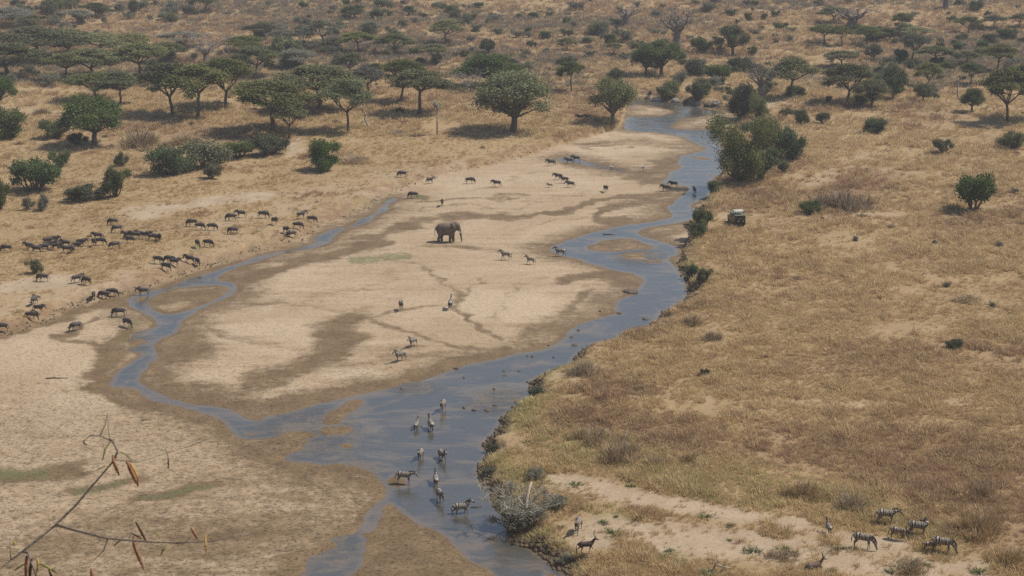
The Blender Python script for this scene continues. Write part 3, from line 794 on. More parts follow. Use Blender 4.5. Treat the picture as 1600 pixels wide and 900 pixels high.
# ------------------------------------------------------------------ trees one can tell apart: (kind, foot x, foot y, top y, width, label)
G_ACA, G_FAR, G_RT = 'acacias on the left plain', 'trees on the far slope', 'trees on the right slope'
TREES = [
  ('round', 147, 226, 154, 86, 'dark green round-crowned tree standing alone above the wildebeest herd', None),
  ('acacia', 270, 179, 102, 92, 'acacia with a forked V trunk, left of the two side-by-side acacias', G_ACA),
  ('acacia', 310, 184, 106, 84, 'slim-trunked acacia just right of the forked V trunk acacia', G_ACA),
  ('acacia', 353, 168, 95, 96, 'broad acacia with straight dark trunk above the big spreading one', G_ACA),
  ('acacia', 188, 165, 114, 74, 'acacia on a leaning trunk between the lone round tree and the forked acacia', G_ACA),
  ('acacia', 152, 158, 117, 92, 'low wide acacia directly behind the lone dark round tree', G_ACA),
  ('acacia', 220, 127, 70, 76, 'domed acacia above and left of the forked V trunk acacia', G_ACA),
  ('acacia', 147, 124, 80, 98, 'wide acacia with a slanting trunk left of the domed acacia', G_ACA),
  ('acacia', 104, 126, 85, 62, 'narrow acacia between the slanting one and the tree at the left edge', G_ACA),
  ('acacia', 14, 122, 70, 112, 'large acacia with a leaning trunk at the upper left edge', G_ACA),
  ('acacia', 60, 96, 46, 122, 'leftmost acacia of the dense dark belt behind the left plain', G_ACA),
  ('acacia', 112, 90, 49, 104, 'second acacia from the left in the dense dark belt', G_ACA),
  ('acacia', 160, 88, 55, 92, 'third acacia from the left in the dense dark belt', G_ACA),
  ('acacia', 205, 84, 54, 62, 'fourth acacia from the left in the dense dark belt', G_ACA),
  ('acacia', 265, 98, 68, 62, 'bright acacia at the right end of the dense dark belt', G_ACA),
  ('bare', 322, 98, 50, 74, 'grey leafless spreading tree behind the acacias of the left plain', None),
  ('acacia_thin', 280, 72, 51, 72, 'flat grey-green thorn tree left of the grey leafless tree', G_FAR),
  ('acacia', 378, 84, 58, 58, 'dark acacia just right of the grey leafless tree', G_ACA),
  ('round', 0, 172, 121, 46, 'green leafy tree cut by the left edge of the picture', None),
  ('acacia', 425, 206, 130, 122, 'big spreading acacia with pale branching limbs in the middle of the left plain', G_ACA),
  ('acacia', 452, 216, 164, 54, 'small acacia leaning out right of the big spreading acacia', G_ACA),
  ('acacia', 500, 172, 106, 118, 'flat-topped acacia with a curved trunk behind the big spreading acacia', G_ACA),
  ('acacia', 544, 206, 127, 72, 'single-stemmed umbrella acacia beside a broken grey stump', G_ACA),
  ('acacia', 655, 178, 113, 90, 'umbrella acacia with a bent trunk left of the tall palm', G_ACA),
  ('acacia', 626, 161, 97, 72, 'acacia partly hidden behind the bent-trunk umbrella acacia', G_ACA),
  ('acacia_thin', 575, 150, 108, 62, 'pale thorn tree right behind the flat-topped acacia with the curved trunk', G_ACA),
  ('round', 766, 137, 88, 84, 'very dark green dense tree behind the pale round riverside tree', None),
  ('bare', 736, 145, 112, 42, 'small leaning leafless tree beside the very dark green dense tree', None),
  ('round_grey', 803, 206, 118, 102, 'pale grey-green round tree casting shade near the river bend', None),
  ('acacia', 560, 82, 51, 46, 'compact acacia on the far slope, left of a pair', G_FAR),
  ('acacia', 616, 87, 54, 52, 'acacia on the far slope, right of a pair', G_FAR),
  ('acacia_thin', 529, 80, 59, 32, 'small thorn tree left of the compact pair on the far slope', G_FAR),
  ('acacia', 694, 70, 33, 52, 'layered acacia with two flat tiers on the far slope', G_FAR),
  ('acacia', 681, 100, 70, 42, 'dark bushy acacia right below the two-tiered one', G_FAR),
  ('round', 763, 86, 62, 22, 'small round green tree above the very dark dense tree', G_FAR),
  ('round', 553, 29, 9, 36, 'small deep green tree high on the far slope', G_FAR),
  ('round', 639, 24, 10, 18, 'tiny deep green tree high on the slope right of a larger one', G_FAR),
  ('acacia_thin', 476, 77, 45, 34, 'left one of two grey rounded trees above the left plain', G_FAR),
  ('acacia_thin', 508, 74, 33, 50, 'right one of two grey rounded trees above the left plain', G_FAR),
  ('acacia_thin', 440, 76, 48, 44, 'grey-green thorn tree next to the two grey rounded trees', G_FAR),
  ('acacia', 406, 60, 38, 50, 'flat acacia at the top end of the left plain', G_FAR),
  ('acacia', 545, 122, 85, 44, 'pale acacia above the single-stemmed umbrella acacia', G_ACA),
  ('acacia', 586, 119, 100, 34, 'very small flat acacia between two larger ones in mid plain', G_ACA),
  ('acacia', 400, 120, 75, 66, 'acacia behind the gap between the broad and the big spreading acacia', G_ACA),
  ('acacia_thin', 460, 110, 78, 56, 'thin grey thorn tree above the flat-topped acacia with the curved trunk', G_ACA),
  ('acacia_thin', 578, 54, 34, 32, 'round grey leafless-looking tree above the pair on the far slope', G_FAR),
  ('round', 1032, 118, 66, 58, 'large bright green tree, right half of the pair above the river bend', None),
  ('round', 1010, 119, 72, 44, 'large bright green tree, left half of the pair above the river bend', None),
  ('bare', 988, 104, 80, 30, 'leafless grey tree touching the left of the bright green pair', None),
  ('fresh', 957, 197, 126, 64, 'feathery light green tree on the bank where the river bends', None),
  ('acacia', 892, 143, 98, 38, 'slim acacia on the brown slope left of the feathery bank tree', G_FAR),
  ('baobab', 977, 41, 4, 44, 'leafless baobab high on the slope, left one of two', 'baobabs'),
  ('baobab', 1058, 78, 12, 52, 'tall leafless baobab above the bright green pair, right one of two', 'baobabs'),
  ('round_grey', 1145, 86, 42, 46, 'grey-green forked tree on the slope right of the tall baobab', G_FAR),
  ('green_bush', 1098, 82, 60, 34, 'dark bush between the tall baobab and the forked tree', G_FAR),
  ('baobab', 1190, 157, 92, 54, 'thick-trunked baobab standing among bushes right of the river bend', 'baobabs'),
  ('acacia', 957, 86, 68, 28, 'little flat acacia left above the bright green pair', G_FAR),
  ('round', 955, 75, 54, 16, 'narrow green tree between the baobab and the bright green pair', G_FAR),
  ('acacia', 886, 78, 60, 24, 'small flat tree on the open brown slope above the slim acacia', G_FAR),
  ('acacia', 1325, 161, 103, 84, 'dark acacia with a leaning trunk on the right slope', G_RT),
  ('round_grey', 1361, 168, 126, 48, 'grey bushy tree just right of the leaning dark acacia', G_RT),
  ('round', 1394, 155, 108, 34, 'narrow deep green tree right of the grey bushy tree', G_RT),
  ('acacia', 1236, 152, 93, 72, 'greyish acacia with two stems left of the leaning dark acacia', G_RT),
  ('acacia', 1315, 104, 80, 50, 'flat green acacia right above the leaning dark acacia', G_RT),
  ('acacia', 1288, 69, 40, 42, 'dark acacia under the grey baobab at the upper right', G_RT),
  ('acacia', 1315, 71, 42, 32, 'middle acacia of three in a row under the grey baobab', G_RT),
  ('acacia', 1354, 70, 42, 36, 'rightmost acacia of three in a row under the grey baobab', G_RT),
  ('baobab', 1331, 44, 9, 70, 'grey many-branched baobab high on the right slope', 'baobabs'),
  ('acacia', 1302, 36, 12, 46, 'green flat acacia touching the left side of the grey baobab', G_RT),
  ('acacia', 1408, 49, 22, 28, 'small acacia standing free right of the grey baobab', G_RT),
  ('round_grey', 1390, 64, 45, 30, 'low grey tree below the small free-standing acacia', G_RT),
  ('acacia', 1438, 62, 44, 52, 'wide low acacia in the middle of the right slope', G_RT),
  ('acacia_thin', 1423, 97, 55, 44, 'pale grey dome-shaped tree in the middle of the right slope', G_RT),
  ('round', 1406, 98, 78, 22, 'dark little tree at the left foot of the pale grey dome tree', G_RT),
  ('acacia', 1463, 102, 73, 50, 'dull green tree right of the pale grey dome tree', G_RT),
  ('acacia', 1450, 137, 100, 46, 'green acacia with a thin trunk below the pale grey dome tree', G_RT),
  ('round_grey', 1442, 159, 132, 26, 'small round grey tree at the lower edge of the right slope', G_RT),
  ('round_grey', 1365, 96, 70, 26, 'round dark grey tree between the flat acacia and the pale dome tree', G_RT),
  ('acacia', 1517, 133, 100, 38, 'dark leafy acacia above the leafless snag on the right', G_RT),
  ('acacia', 1508, 102, 81, 38, 'flat acacia two above the leafless snag on the right', G_RT),
  ('acacia', 1558, 112, 70, 46, 'layered dark tree near the upper right edge', G_RT),
  ('round', 1518, 175, 140, 32, 'round deep green tree left of the huge dark acacia', G_RT),
  ('acacia', 1575, 192, 112, 76, 'huge dark acacia with deep shade at the right edge', G_RT),
  ('acacia', 1612, 186, 100, 70, 'acacia cut by the right edge behind the huge dark one', G_RT),
  ('acacia', 1514, 53, 27, 40, 'forked acacia near the top right', G_RT),
  ('acacia', 1552, 46, 25, 34, 'broad acacia right of the forked one near the top right', G_RT),
  ('baobab', 1478, 14, -22, 40, 'baobab whose trunk stands at the top edge on the right', 'baobabs'),
  ('acacia', 1592, 42, 22, 34, 'small acacia at the upper right edge', G_RT),
  ('acacia', 52, 48, 25, 50, 'dark acacia on the far slope near the upper left corner', G_FAR),
  ('acacia', 85, 22, -2, 34, 'acacia at the top edge near the upper left corner', G_FAR),
  ('acacia', 150, 27, 5, 46, 'grey-green acacia at the top left, right of the corner tree', G_FAR),
  ('acacia_thin', 122, 36, 16, 44, 'pale thorn tree among the upper left trees', G_FAR),
  ('acacia', 320, 18, -8, 40, 'flat acacia cut by the top edge on the left', G_FAR),
  ('round_grey', 210, 28, 2, 16, 'upright dark tree on the far upper left slope', G_FAR),
  ('acacia_thin', 20, 42, 14, 60, 'grey thorn tree in the upper left corner', G_FAR),
  # shrubs and bushes with a place of their own
  ('green_bush', 12, 216, 174, 54, 'rounded dark bush at the left edge above the herd', 'bushes on the left plain'),
  ('green_bush', 55, 300, 253, 60, 'large dark bush with several stems left of the wildebeest grazing ground', 'bushes on the left plain'),
  ('bush', 134, 312, 288, 54, 'low bush joined to a taller one left above the herd', 'bushes on the left plain'),
  ('bush', 180, 308, 264, 40, 'taller bush with a round head right of the low one above the herd', 'bushes on the left plain'),
  ('green_bush', 94, 260, 238, 30, 'small bright bush above the large many-stemmed dark bush', 'bushes on the left plain'),
  ('green_bush', 266, 272, 230, 56, 'left bush of the large three-bush thicket on the left plain', 'bushes on the left plain'),
  ('bush', 322, 262, 222, 62, 'middle bush of the large three-bush thicket on the left plain', 'bushes on the left plain'),
  ('green_bush', 372, 246, 222, 44, 'right bush of the large three-bush thicket on the left plain', 'bushes on the left plain'),
  ('bush', 329, 279, 256, 26, 'small pale bush in front of the large thicket', 'bushes on the left plain'),
  ('bush', 190, 260, 238, 20, 'small upright bush between the lone round tree and the thicket', 'bushes on the left plain'),
  ('green_bush', 0, 328, 280, 32, 'dark bush cut by the left edge above the herd', 'bushes on the left plain'),
  ('bush', 56, 427, 406, 24, 'small green bush on the trampled ground below the herd', 'bushes on the left plain'),
  ('green_bush', 509, 266, 221, 46, 'dark upright bush on the grassy bank left of the elephant', 'bushes on the left plain'),
  ('dry_bush', 549, 254, 240, 44, 'low brown shrub strip right of the dark upright bush', 'dry shrubs on the plain'),
  ('dry_bush', 480, 246, 236, 22, 'low brown shrub left of the dark upright bush', 'dry shrubs on the plain'),
  ('bush', 420, 242, 212, 50, 'dark bush under the big spreading acacia', 'bushes on the left plain'),
  ('dry_bush', 220, 228, 194, 60, 'purple-brown shrub right of the lone round tree', 'dry shrubs on the plain'),
  ('dry_bush', 285, 224, 204, 44, 'brown shrub above the large thicket', 'dry shrubs on the plain'),
  ('dry_bush', 66, 179, 164, 20, 'grey-brown mound shrub on the bare left clearing', 'dry shrubs on the plain'),
  ('bush', 90, 216, 188, 42, 'green-brown bush left of the lone round tree', 'bushes on the left plain'),
  ('bush', 122, 225, 208, 28, 'small bush at the foot of the lone round tree', 'bushes on the left plain'),
  ('grey_bush', 44, 328, 308, 20, 'thin twiggy shrub left of another below the large dark bush', 'thin shrubs above the herd'),
  ('grey_bush', 66, 329, 306, 24, 'thin twiggy shrub right of another below the large dark bush', 'thin shrubs above the herd'),
  ('fresh_bush', 1158, 286, 186, 92, 'tall green thicket overhanging the right shore of the stream', None),
  ('green_bush', 1182, 283, 238, 48, 'dark green bush at the foot of the tall overhanging thicket', 'bushes on the right bank'),
  ('bush', 1196, 235, 188, 62, 'grey-green bush behind the tall overhanging thicket', 'bushes on the right bank'),
  ('green_bush', 1236, 250, 204, 44, 'dark bush at the right end of the overhanging thicket', 'bushes on the right bank'),
  ('green_bush', 1212, 256, 232, 30, 'small dark bush tucked under the thicket on its right', 'bushes on the right bank'),
  ('bush', 1225, 269, 252, 16, 'little dark bush below the right end of the thicket', 'bushes on the right bank'),
  ('green_bush', 1520, 328, 274, 48, 'small round green tree-like bush alone on the right plain', 'bushes on the right plain'),
  ('green_bush', 1268, 334, 316, 32, 'rounded green bush on open grass right of the vehicle', 'bushes on the right plain'),
  ('green_bush', 1368, 207, 187, 36, 'low dark green bush leaning over on the upper right plain', 'bushes on the right plain'),
  ('bush', 1474, 240, 218, 28, 'green bush on the upper right plain', 'bushes on the right plain'),
  ('bush', 1580, 230, 206, 40, 'grey-green bush near the right edge below the huge acacia', 'bushes on the right plain'),
  ('bush', 1250, 194, 172, 28, 'bush on the grassy rise above the overhanging thicket', 'bushes on the right plain'),
  ('bush', 1286, 192, 176, 20, 'small bush right beside the one on the grassy rise', 'bushes on the right plain'),
  ('bush', 1226, 184, 170, 16, 'tiny dark bush at the start of the grassy rise', 'bushes on the right plain'),
  ('green_bush', 1098, 362, 328, 26, 'dark bush on the stream bank left of the vehicle', 'bushes on the right bank'),
  ('bush', 1088, 372, 346, 26, 'straggly bush hanging over the bank left of the vehicle', 'bushes on the right bank'),
  ('bush', 1100, 442, 420, 24, 'small bush on the bank edge where the stream swings right', 'bushes on the right bank'),
  ('green_bush', 1080, 434, 414, 18, 'small green bush at the water edge below the vehicle', 'bushes on the right bank'),
  ('green_bush', 1118, 300, 284, 24, 'low dark bush drooping to the water under the thicket', 'bushes on the right bank'),
  ('bush', 838, 622, 604, 20, 'green bush on the bank point beside the wide water', 'bushes on the right bank'),
  ('grey_bush', 762, 742, 730, 20, 'low green bush on the bank bulge right of the wading zebras', 'bushes on the right bank'),
  ('bush', 770, 708, 694, 18, 'low bush above the bank bulge right of the wading zebras', 'bushes on the right bank'),
  ('grey_bush', 884, 880, 866, 26, 'low green bush at the lower edge on the near bank', 'bushes on the right bank'),
  ('bush', 1160, 182, 132, 40, 'tall bush between the far river bend and the thick baobab', 'bushes at the river bend'),
  ('fresh_bush', 1165, 176, 138, 36, 'yellow-green bush beside the thick-trunked baobab', 'bushes at the river bend'),
  ('bush', 1085, 118, 94, 42, 'rounded bush on the slope right of the bright green pair', 'bushes at the river bend'),
  ('green_bush', 1120, 126, 102, 34, 'dark bush left of the pale boulders', 'bushes at the river bend'),
  ('bush', 1046, 154, 128, 32, 'dark bush on the rocky shore of the far bend', 'bushes at the river bend'),
  ('bush', 1090, 156, 126, 36, 'bush above the rocks of the far bend', 'bushes at the river bend'),
  ('bush', 1160, 112, 90, 36, 'bush above the pale boulders', 'bushes at the river bend'),
  ('grey_bush', 1060, 132, 112, 30, 'grey thorn bush below the bright green pair', 'bushes at the river bend'),
  ('bush', 962, 127, 108, 28, 'bush left of the shade of the bright green pair', 'bushes at the river bend'),
  ('fresh_bush', 1185, 186, 150, 34, 'fresh green bush below the thick-trunked baobab', 'bushes at the river bend'),
  ('dead_shrub', 812, 822, 756, 112, 'grey leafless dead shrub overhanging the stream at its near right bank', None),
  ('grey_bush', 802, 826, 786, 62, 'grey-green leafy bush under the grey dead shrub by the water', 'bushes on the right bank'),
  ('grey_bush', 868, 795, 775, 40, 'small grey-green bush right of the grey dead shrub', 'bushes on the right bank'),
  ('grey_bush', 838, 748, 732, 34, 'green bush above the grey dead shrub', 'bushes on the right bank'),
  ('dry_bush', 912, 584, 552, 40, 'dark brown shrub at the grass corner beside the wide water', 'dry shrubs on the plain'),
  ('dry_bush', 972, 714, 676, 60, 'largest round brown shrub on the near right grass', 'dry shrubs on the plain'),
  ('dry_bush', 930, 690, 660, 54, 'brown shrub left above the largest round brown shrub', 'dry shrubs on the plain'),
  ('dry_bush', 1018, 726, 708, 40, 'flat dark brown shrub right below the largest round brown shrub', 'dry shrubs on the plain'),
  ('dry_bush', 1082, 718, 702, 30, 'brown shrub right of the flat dark brown one', 'dry shrubs on the plain'),
  ('dry_bush', 1316, 325, 288, 62, 'large rust-brown shrub patch on the plain right of the vehicle', 'dry shrubs on the plain'),
  ('dry_bush', 1258, 775, 742, 54, 'left brown shrub behind the grazing zebras', 'dry shrubs on the plain'),
  ('dry_bush', 1326, 790, 760, 50, 'brown shrub right of the left one behind the grazing zebras', 'dry shrubs on the plain'),
  ('dry_bush', 1525, 830, 790, 56, 'brown shrub right of the zebra group', 'dry shrubs on the plain'),
  ('dry_bush', 1578, 880, 846, 50, 'dark brown shrub in the lower right corner', 'dry shrubs on the plain'),
  ('dry_bush', 1420, 892, 872, 50, 'low brown shrub at the lower edge below the zebras', 'dry shrubs on the plain'),
  ('dry_bush', 1222, 872, 858, 36, 'low brown shrub left of the resting antelope', 'dry shrubs on the plain'),
  ('dry_bush', 1532, 775, 742, 40, 'greyish brown shrub above the zebra group on the right', 'dry shrubs on the plain'),
  ('dry_bush', 1080, 505, 488, 30, 'rusty shrub near the bank where the stream swings left', 'dry shrubs on the plain'),
  ('dry_bush', 1112, 530, 512, 22, 'rusty shrub below right of another near the bank', 'dry shrubs on the plain'),
  ('bush', 1492, 543, 530, 24, 'single dark bush on the wide empty right grass', 'bushes on the right plain'),
  ('dry_bush', 1000, 610, 598, 18, 'small dark shrub on the middle of the right grass', 'dry shrubs on the plain'),
  ('bush', 1102, 587, 577, 14, 'tiny dark bush on the middle right grass', 'bushes on the right plain'),
  ('dry_bush', 1505, 470, 458, 40, 'low dark shrub on the right grass near the edge', 'dry shrubs on the plain'),
]
for (kind, px, py, top, wd, label, grp) in TREES:
    plant(kind, px, py, top, wd, label, grp)

# labels for small repeats: what they are, and which way they lie from the nearest thing one can find
MARKS = [(977,25,'left baobab on the slope'),(1058,50,'tall leafless baobab'),(1190,130,'thick-trunked baobab'),(1331,28,'grey many-branched baobab'),(1032,95,'bright green tree pair'),(766,112,'very dark dense tree'),
  (694,50,'two-tiered acacia'),(553,20,'high deep green tree'),(640,18,'tiny high green tree'),(588,68,'acacia pair on the slope'),(490,60,'two grey rounded trees'),(892,120,'slim slope acacia'),(957,160,'feathery bank tree'),
  (803,160,'pale round tree'),(683,185,'tall palm'),(544,165,'single-stemmed umbrella acacia'),(425,165,'big spreading acacia'),(290,140,'forked V trunk acacia'),(147,190,'lone dark round tree'),(655,145,'bent-trunk umbrella acacia'),
  (322,75,'grey leafless tree'),(130,70,'dense dark belt'),(52,36,'upper left corner acacia'),(150,16,'top left acacia'),(320,8,'acacia cut by the top edge'),(1145,65,'forked slope tree'),(1325,130,'leaning dark acacia'),
  (1423,76,'pale grey dome tree'),(1408,36,'free-standing small acacia'),(1496,140,'leafless right snag'),(1575,150,'huge dark edge acacia'),(1514,40,'forked top right acacia'),(1558,90,'layered edge tree'),(1520,300,'lone round bush on the right plain'),
  (1268,325,'green bush near the vehicle'),(1150,335,'safari vehicle'),(1316,306,'large rust-brown shrub'),(1165,235,'overhanging green thicket'),(1368,197,'low leaning dark bush'),(1474,228,'green upper right bush'),(1130,131,'pale boulders'),
  (1065,158,'rocks of the far bend'),(266,250,'three-bush thicket'),(509,243,'dark upright bank bush'),(12,195,'rounded left edge bush'),(1240,120,'two-stemmed greyish acacia'),(763,74,'small round slope tree'),(1450,118,'thin-trunked green acacia'),
  (1505,464,'low dark shrub by the edge'),(692,632,'farthest wading zebra'),(720,795,'nearest wading zebra'),(673,665,'wading zebra pair'),(915,850,'dark walking antelope'),(903,820,'pale walking zebra'),(812,790,'grey dead shrub'),
  (1122,885,'forked dead branch'),(1272,880,'resting antelope'),(1348,845,'leftmost grazing zebra'),(1472,850,'rightmost grazing zebra'),(1294,825,'small zebra seen from behind'),(972,695,'largest round brown shrub'),(912,572,'brown corner shrub'),
  (704,475,'right distant zebra'),(625,555,'walking zebra pair'),(1078,434,'bank bushes at the stream swing'),(845,398,'three zebras near the elephant'),(1578,865,'lower right corner shrub')]
SEEN_LABEL = {}
def label_by_mark(what, px, py):
    mx, my, nm = min(MARKS, key=lambda q: (q[0] - px) ** 2 + ((q[1] - py) * 1.6) ** 2)
    dx, dy = px - mx, py - my
    h = 'right' if dx > 0 else 'left'
    v = 'below' if dy > 0 else 'above'
    way = f'{h} of' if abs(dx) > 2.2 * abs(dy) else (v if abs(dy) > 2.2 * abs(dx) else f'{v} and {h} of')
    key = (what, way, nm)
    k = SEEN_LABEL.get(key, 0); SEEN_LABEL[key] = k + 1
    return (f'{what} {way} the {nm}' if k == 0 else f'{ordinal(k)} {what} {way} the {nm}')
SHORT = {'grey_bush': 'grey thorn bush', 'bush': 'dull green bush', 'green_bush': 'dark green bush', 'dry_bush': 'brown dry shrub'}
# smaller scrub scattered over the slopes: each bush an object, grown where the photograph shows scrub
def scatter(kinds, n, region, size, label, group, seed, avoid=None, big=1.0):
    rnd = random.Random(seed)
    got = 0; tries = 0
    while got < n and tries < n * 40:
        tries += 1
        px = rnd.uniform(region[0], region[2]); py = rnd.uniform(region[1], region[3])
        if avoid and avoid(px, py): continue
        b, s = ground(px, py)
        if float(grid_at(SDBG, b.x, b.y)) < 3: continue
        if float(vnoise(np.array([px / 55.0 + seed]), np.array([py / 26.0]))[0]) < rnd.uniform(.15, .75): continue
        k = rnd.choice(kinds)
        hgt = rnd.uniform(*size) * (1.5 if rnd.random() < .15 else 1) * s * .9
        plant(k, px, py, py - hgt, hgt * rnd.uniform(1.1, 1.9), label_by_mark('small ' + SHORT[k], px, py), group, variant=rnd.randint(0, 5))
        got += 1
def off_river(px, py):
    return (930 < px < 1240 and py > 120) or (180 < px < 400 and 40 < py < 62)
scatter(['grey_bush', 'bush', 'grey_bush', 'bush', 'green_bush'], 170, (420, 4, 1130, 112), (1.2, 2.8), 'small thorn bush among the many dotting the far slope in the middle', 'scrub on the far slope', 5, off_river)
scatter(['grey_bush', 'bush', 'grey_bush', 'dry_bush'], 64, (0, 2, 420, 62), (1.5, 3.4), 'grey-green bush in the hazy scrub of the upper left slope', 'scrub on the upper left slope', 6, off_river)
scatter(['grey_bush', 'bush', 'grey_bush'], 34, (0, 62, 560, 135), (1.8, 3.6), '', 'scrub between the belt acacias', 14, off_river)
scatter(['bush', 'grey_bush', 'bush', 'green_bush'], 110, (1130, 4, 1600, 165), (1.2, 2.8), 'small bush among the many dotting the slope on the right', 'scrub on the right slope', 8, off_river)
scatter(['dry_bush', 'bush', 'dry_bush'], 34, (0, 130, 860, 240), (.8, 1.5), 'low brown shrub scattered between the acacias of the left plain', 'low shrubs on the left plain', 9, off_river)
scatter(['dry_bush', 'dry_bush', 'grey_bush'], 30, (1230, 165, 1600, 480), (.5, 1.0), 'low shrub scattered over the grass of the right plain', 'low shrubs on the right plain', 10, off_river)
scatter(['grey_bush', 'bush'], 20, (1010, 100, 1240, 165), (1.0, 2.0), 'small bush on the rocky slope beside the far river bend', 'scrub at the river bend', 12)

# ------------------------------------------------------------------ palm, snags, logs, rocks
def simple(name, V, Fc, mat, label, cat, group=None, loc=None, smooth=True):
    o = link_obj(name, mesh_from(name, V, Fc, mat, smooth))
    if loc is not None: o.location = loc
    return tag(o, label, cat, group)
b, s = ground(683, 211)
palm = tag(link_obj('palm_tree', None), 'tall thin palm with a small shaggy head on the left plain', 'tree'); palm.location = b
hp = (211 - 160) / s
V, Fc = [], []; add_tube(V, Fc, [(0, 0, -.3), (.05, 0, hp * .5), (.1, 0, hp)], [.2, .16, .13], 7)
link_obj('trunk', mesh_from('trunk', V, Fc, M_DEADWOOD, True), palm)
rp = random.Random(4)
for k in range(14):
    a = 6.28 * k / 14; el = rp.uniform(-1.2, .9)
    d = Vector((math.cos(a) * math.cos(el), math.sin(a) * math.cos(el), math.sin(el)))
    sd = d.cross(Vector((0, 0, 1))).normalized() * .32
    c0 = Vector((.1, 0, hp)); V = [c0, c0 + d * .8 + sd, c0 + d * 1.7 + Vector((0, 0, -.3)), c0 + d * .8 - sd, c0 + d * .9 + Vector((0, 0, .12))]
    link_obj('frond', mesh_from('frond', V, [(0, 1, 4), (1, 2, 4), (2, 3, 4), (3, 0, 4)], M_GREY), palm)

def snag(px, py, top, tx, label, forks=2, r=.28):
    b, s = ground(px, py)
    rnd = random.Random(px); h = (py - top) / s
    V, Fc = [], []
    tip = Vector(((tx - px) / s, .3, h))
    add_tube(V, Fc, bent((0, 0, -.3), tip, rnd, 5, .12), [r, r * .85, r * .7, r * .62, r * .5, r * .3], 7)
    for k in range(forks):
        m = tip * rnd.uniform(.65, .9)
        add_tube(V, Fc, bent(m, m + Vector((rnd.choice((-1, 1)) * h * .3, rnd.uniform(-.5, .5), h * rnd.uniform(.1, .3))), rnd, 3, .2), [r * .45, r * .35, r * .22, r * .1], 5)
    return simple('dead_snag', V, Fc, M_DEADWOOD, label, 'snag', 'dead snags', b)
snag(579, 200, 164, 563, 'broken grey leaning stump beside the single-stemmed umbrella acacia')
snag(1496, 156, 122, 1495, 'leafless forked snag standing among the trees on the right slope', 3, .3)
snag(1472, 72, 52, 1471, 'thin dead stem high on the right slope', 1, .2)

def log(px, py, pts, rad, label, name='driftwood', mat=None, lift=0.0):
    b, s = ground(px, py)
    V, Fc = [], []
    for line, r in zip(pts, rad):
        n = len(line)
        add_tube(V, Fc, [Vector(p) for p in line], [r * (1 - .6 * i / max(n - 1, 1)) for i in range(n)], 6)
    b.z += lift
    return simple(name, V, Fc, mat or M_DEADWOOD, label, 'log', 'driftwood and dead branches', b)
log(816, 832, [[(0, 0, -.2), (.15, .6, .7), (.35, 1.4, 1.7), (.5, 2.2, 2.9), (.9, 2.7, 4.0)], [(.35, 1.4, 1.7), (-.2, 1.9, 2.4), (-.7, 2.2, 2.9)]], [.3, .12], 'pale broken trunk leaning up through the grey dead shrub')
log(1122, 893, [[(-.5, 0, 0), (-.2, .1, .7), (-.35, .2, 1.3)], [(-.2, .1, .6), (.5, .2, .35), (1.2, .3, .15)], [(.4, .2, .4), (.8, .1, .8)]], [.12, .1, .06], 'forked dead branch lying on the bare ground at the lower edge')
log(72, 592, [[(0, 0, .06), (.8, .15, .1), (1.7, .1, .07), (2.6, .25, .08)], [(.7, .1, .1), (.9, .7, .1)]], [.09, .05], 'thin dark stick of driftwood on the pale sand at left', mat=M_BARK)
log(222, 657, [[(0, 0, .05), (.5, .1, .07), (1.0, .05, .05)]], [.06], 'short dark stick on the sand below the narrow channel', mat=M_BARK)
log(942, 369, [[(0, 0, .02), (1.0, .1, .08), (2.0, 0, .04)]], [.12], 'dark branch lying in the water of the stream bend', mat=M_BARK, lift=.25)
log(735, 797, [[(0, 0, .0), (.6, .05, .1), (1.1, .1, .05)], [(-1.1, .2, .0), (-.5, .1, .06)]], [.07, .05], 'dark floating stick right of the near wading zebra', mat=M_BARK, lift=.25)

def stone_mesh(name, seed, mat):
    rnd = random.Random(seed)
    bm = bmesh.new(); bmesh.ops.create_icosphere(bm, subdivisions=2, radius=1)
    off = rnd.uniform(0, 50)
    for v in bm.verts:
        n = float(fbm(np.array([v.co.x * 2 + off]), np.array([v.co.y * 2 + v.co.z * 1.7 + off]), 1.3, 2)[0])
        v.co *= 1 + .35 * n
        v.co.z = max(v.co.z, -.55)
    me = bpy.data.meshes.new(name); bm.to_mesh(me); bm.free(); me.materials.append(mat)
    return me
SD = [stone_mesh('river_stone', s, M_DARKROCK) for s in (1, 2, 3)]
SP_ = [stone_mesh('boulder', s, M_ROCK) for s in (4, 5, 6)]
def stone(name, me, px, py, w, h, label, group):
    b, s = ground(px, py)
    o = link_obj(name, me); o.location = Vector((b.x, b.y, max(b.z, -.04))) + Vector((0, 0, .2 * h / s))
    o.scale = (w / s / 2, w / s / 2 * .8, h / s / 1.5); o.rotation_euler = (0, 0, R.uniform(0, 6))
    return tag(o, label, 'rock', group)
for i, (x, y, w, h) in enumerate([(1012,154,10,6),(1026,158,16,8),(1042,157,12,7),(1056,160,16,9),(1072,160,10,6),(1092,164,14,7),(1104,166,10,6),(1118,163,14,8),(1017,147,10,8)]):
    stone('boulder', SP_[i % 3] if i % 2 else SD[i % 3], x, y, w, h, ordinal(i) + ' rock from the left along the far shore of the river bend' if i else 'leftmost rock along the far shore of the river bend', 'rocks at the far bend')
stone('boulder', SP_[0], 1130, 131, 15, 7, 'larger pale boulder on the slope above the far bend', 'pale boulders')
stone('boulder', SP_[1], 1121, 140, 8, 5, 'smaller pale boulder below the larger one above the far bend', 'pale boulders')
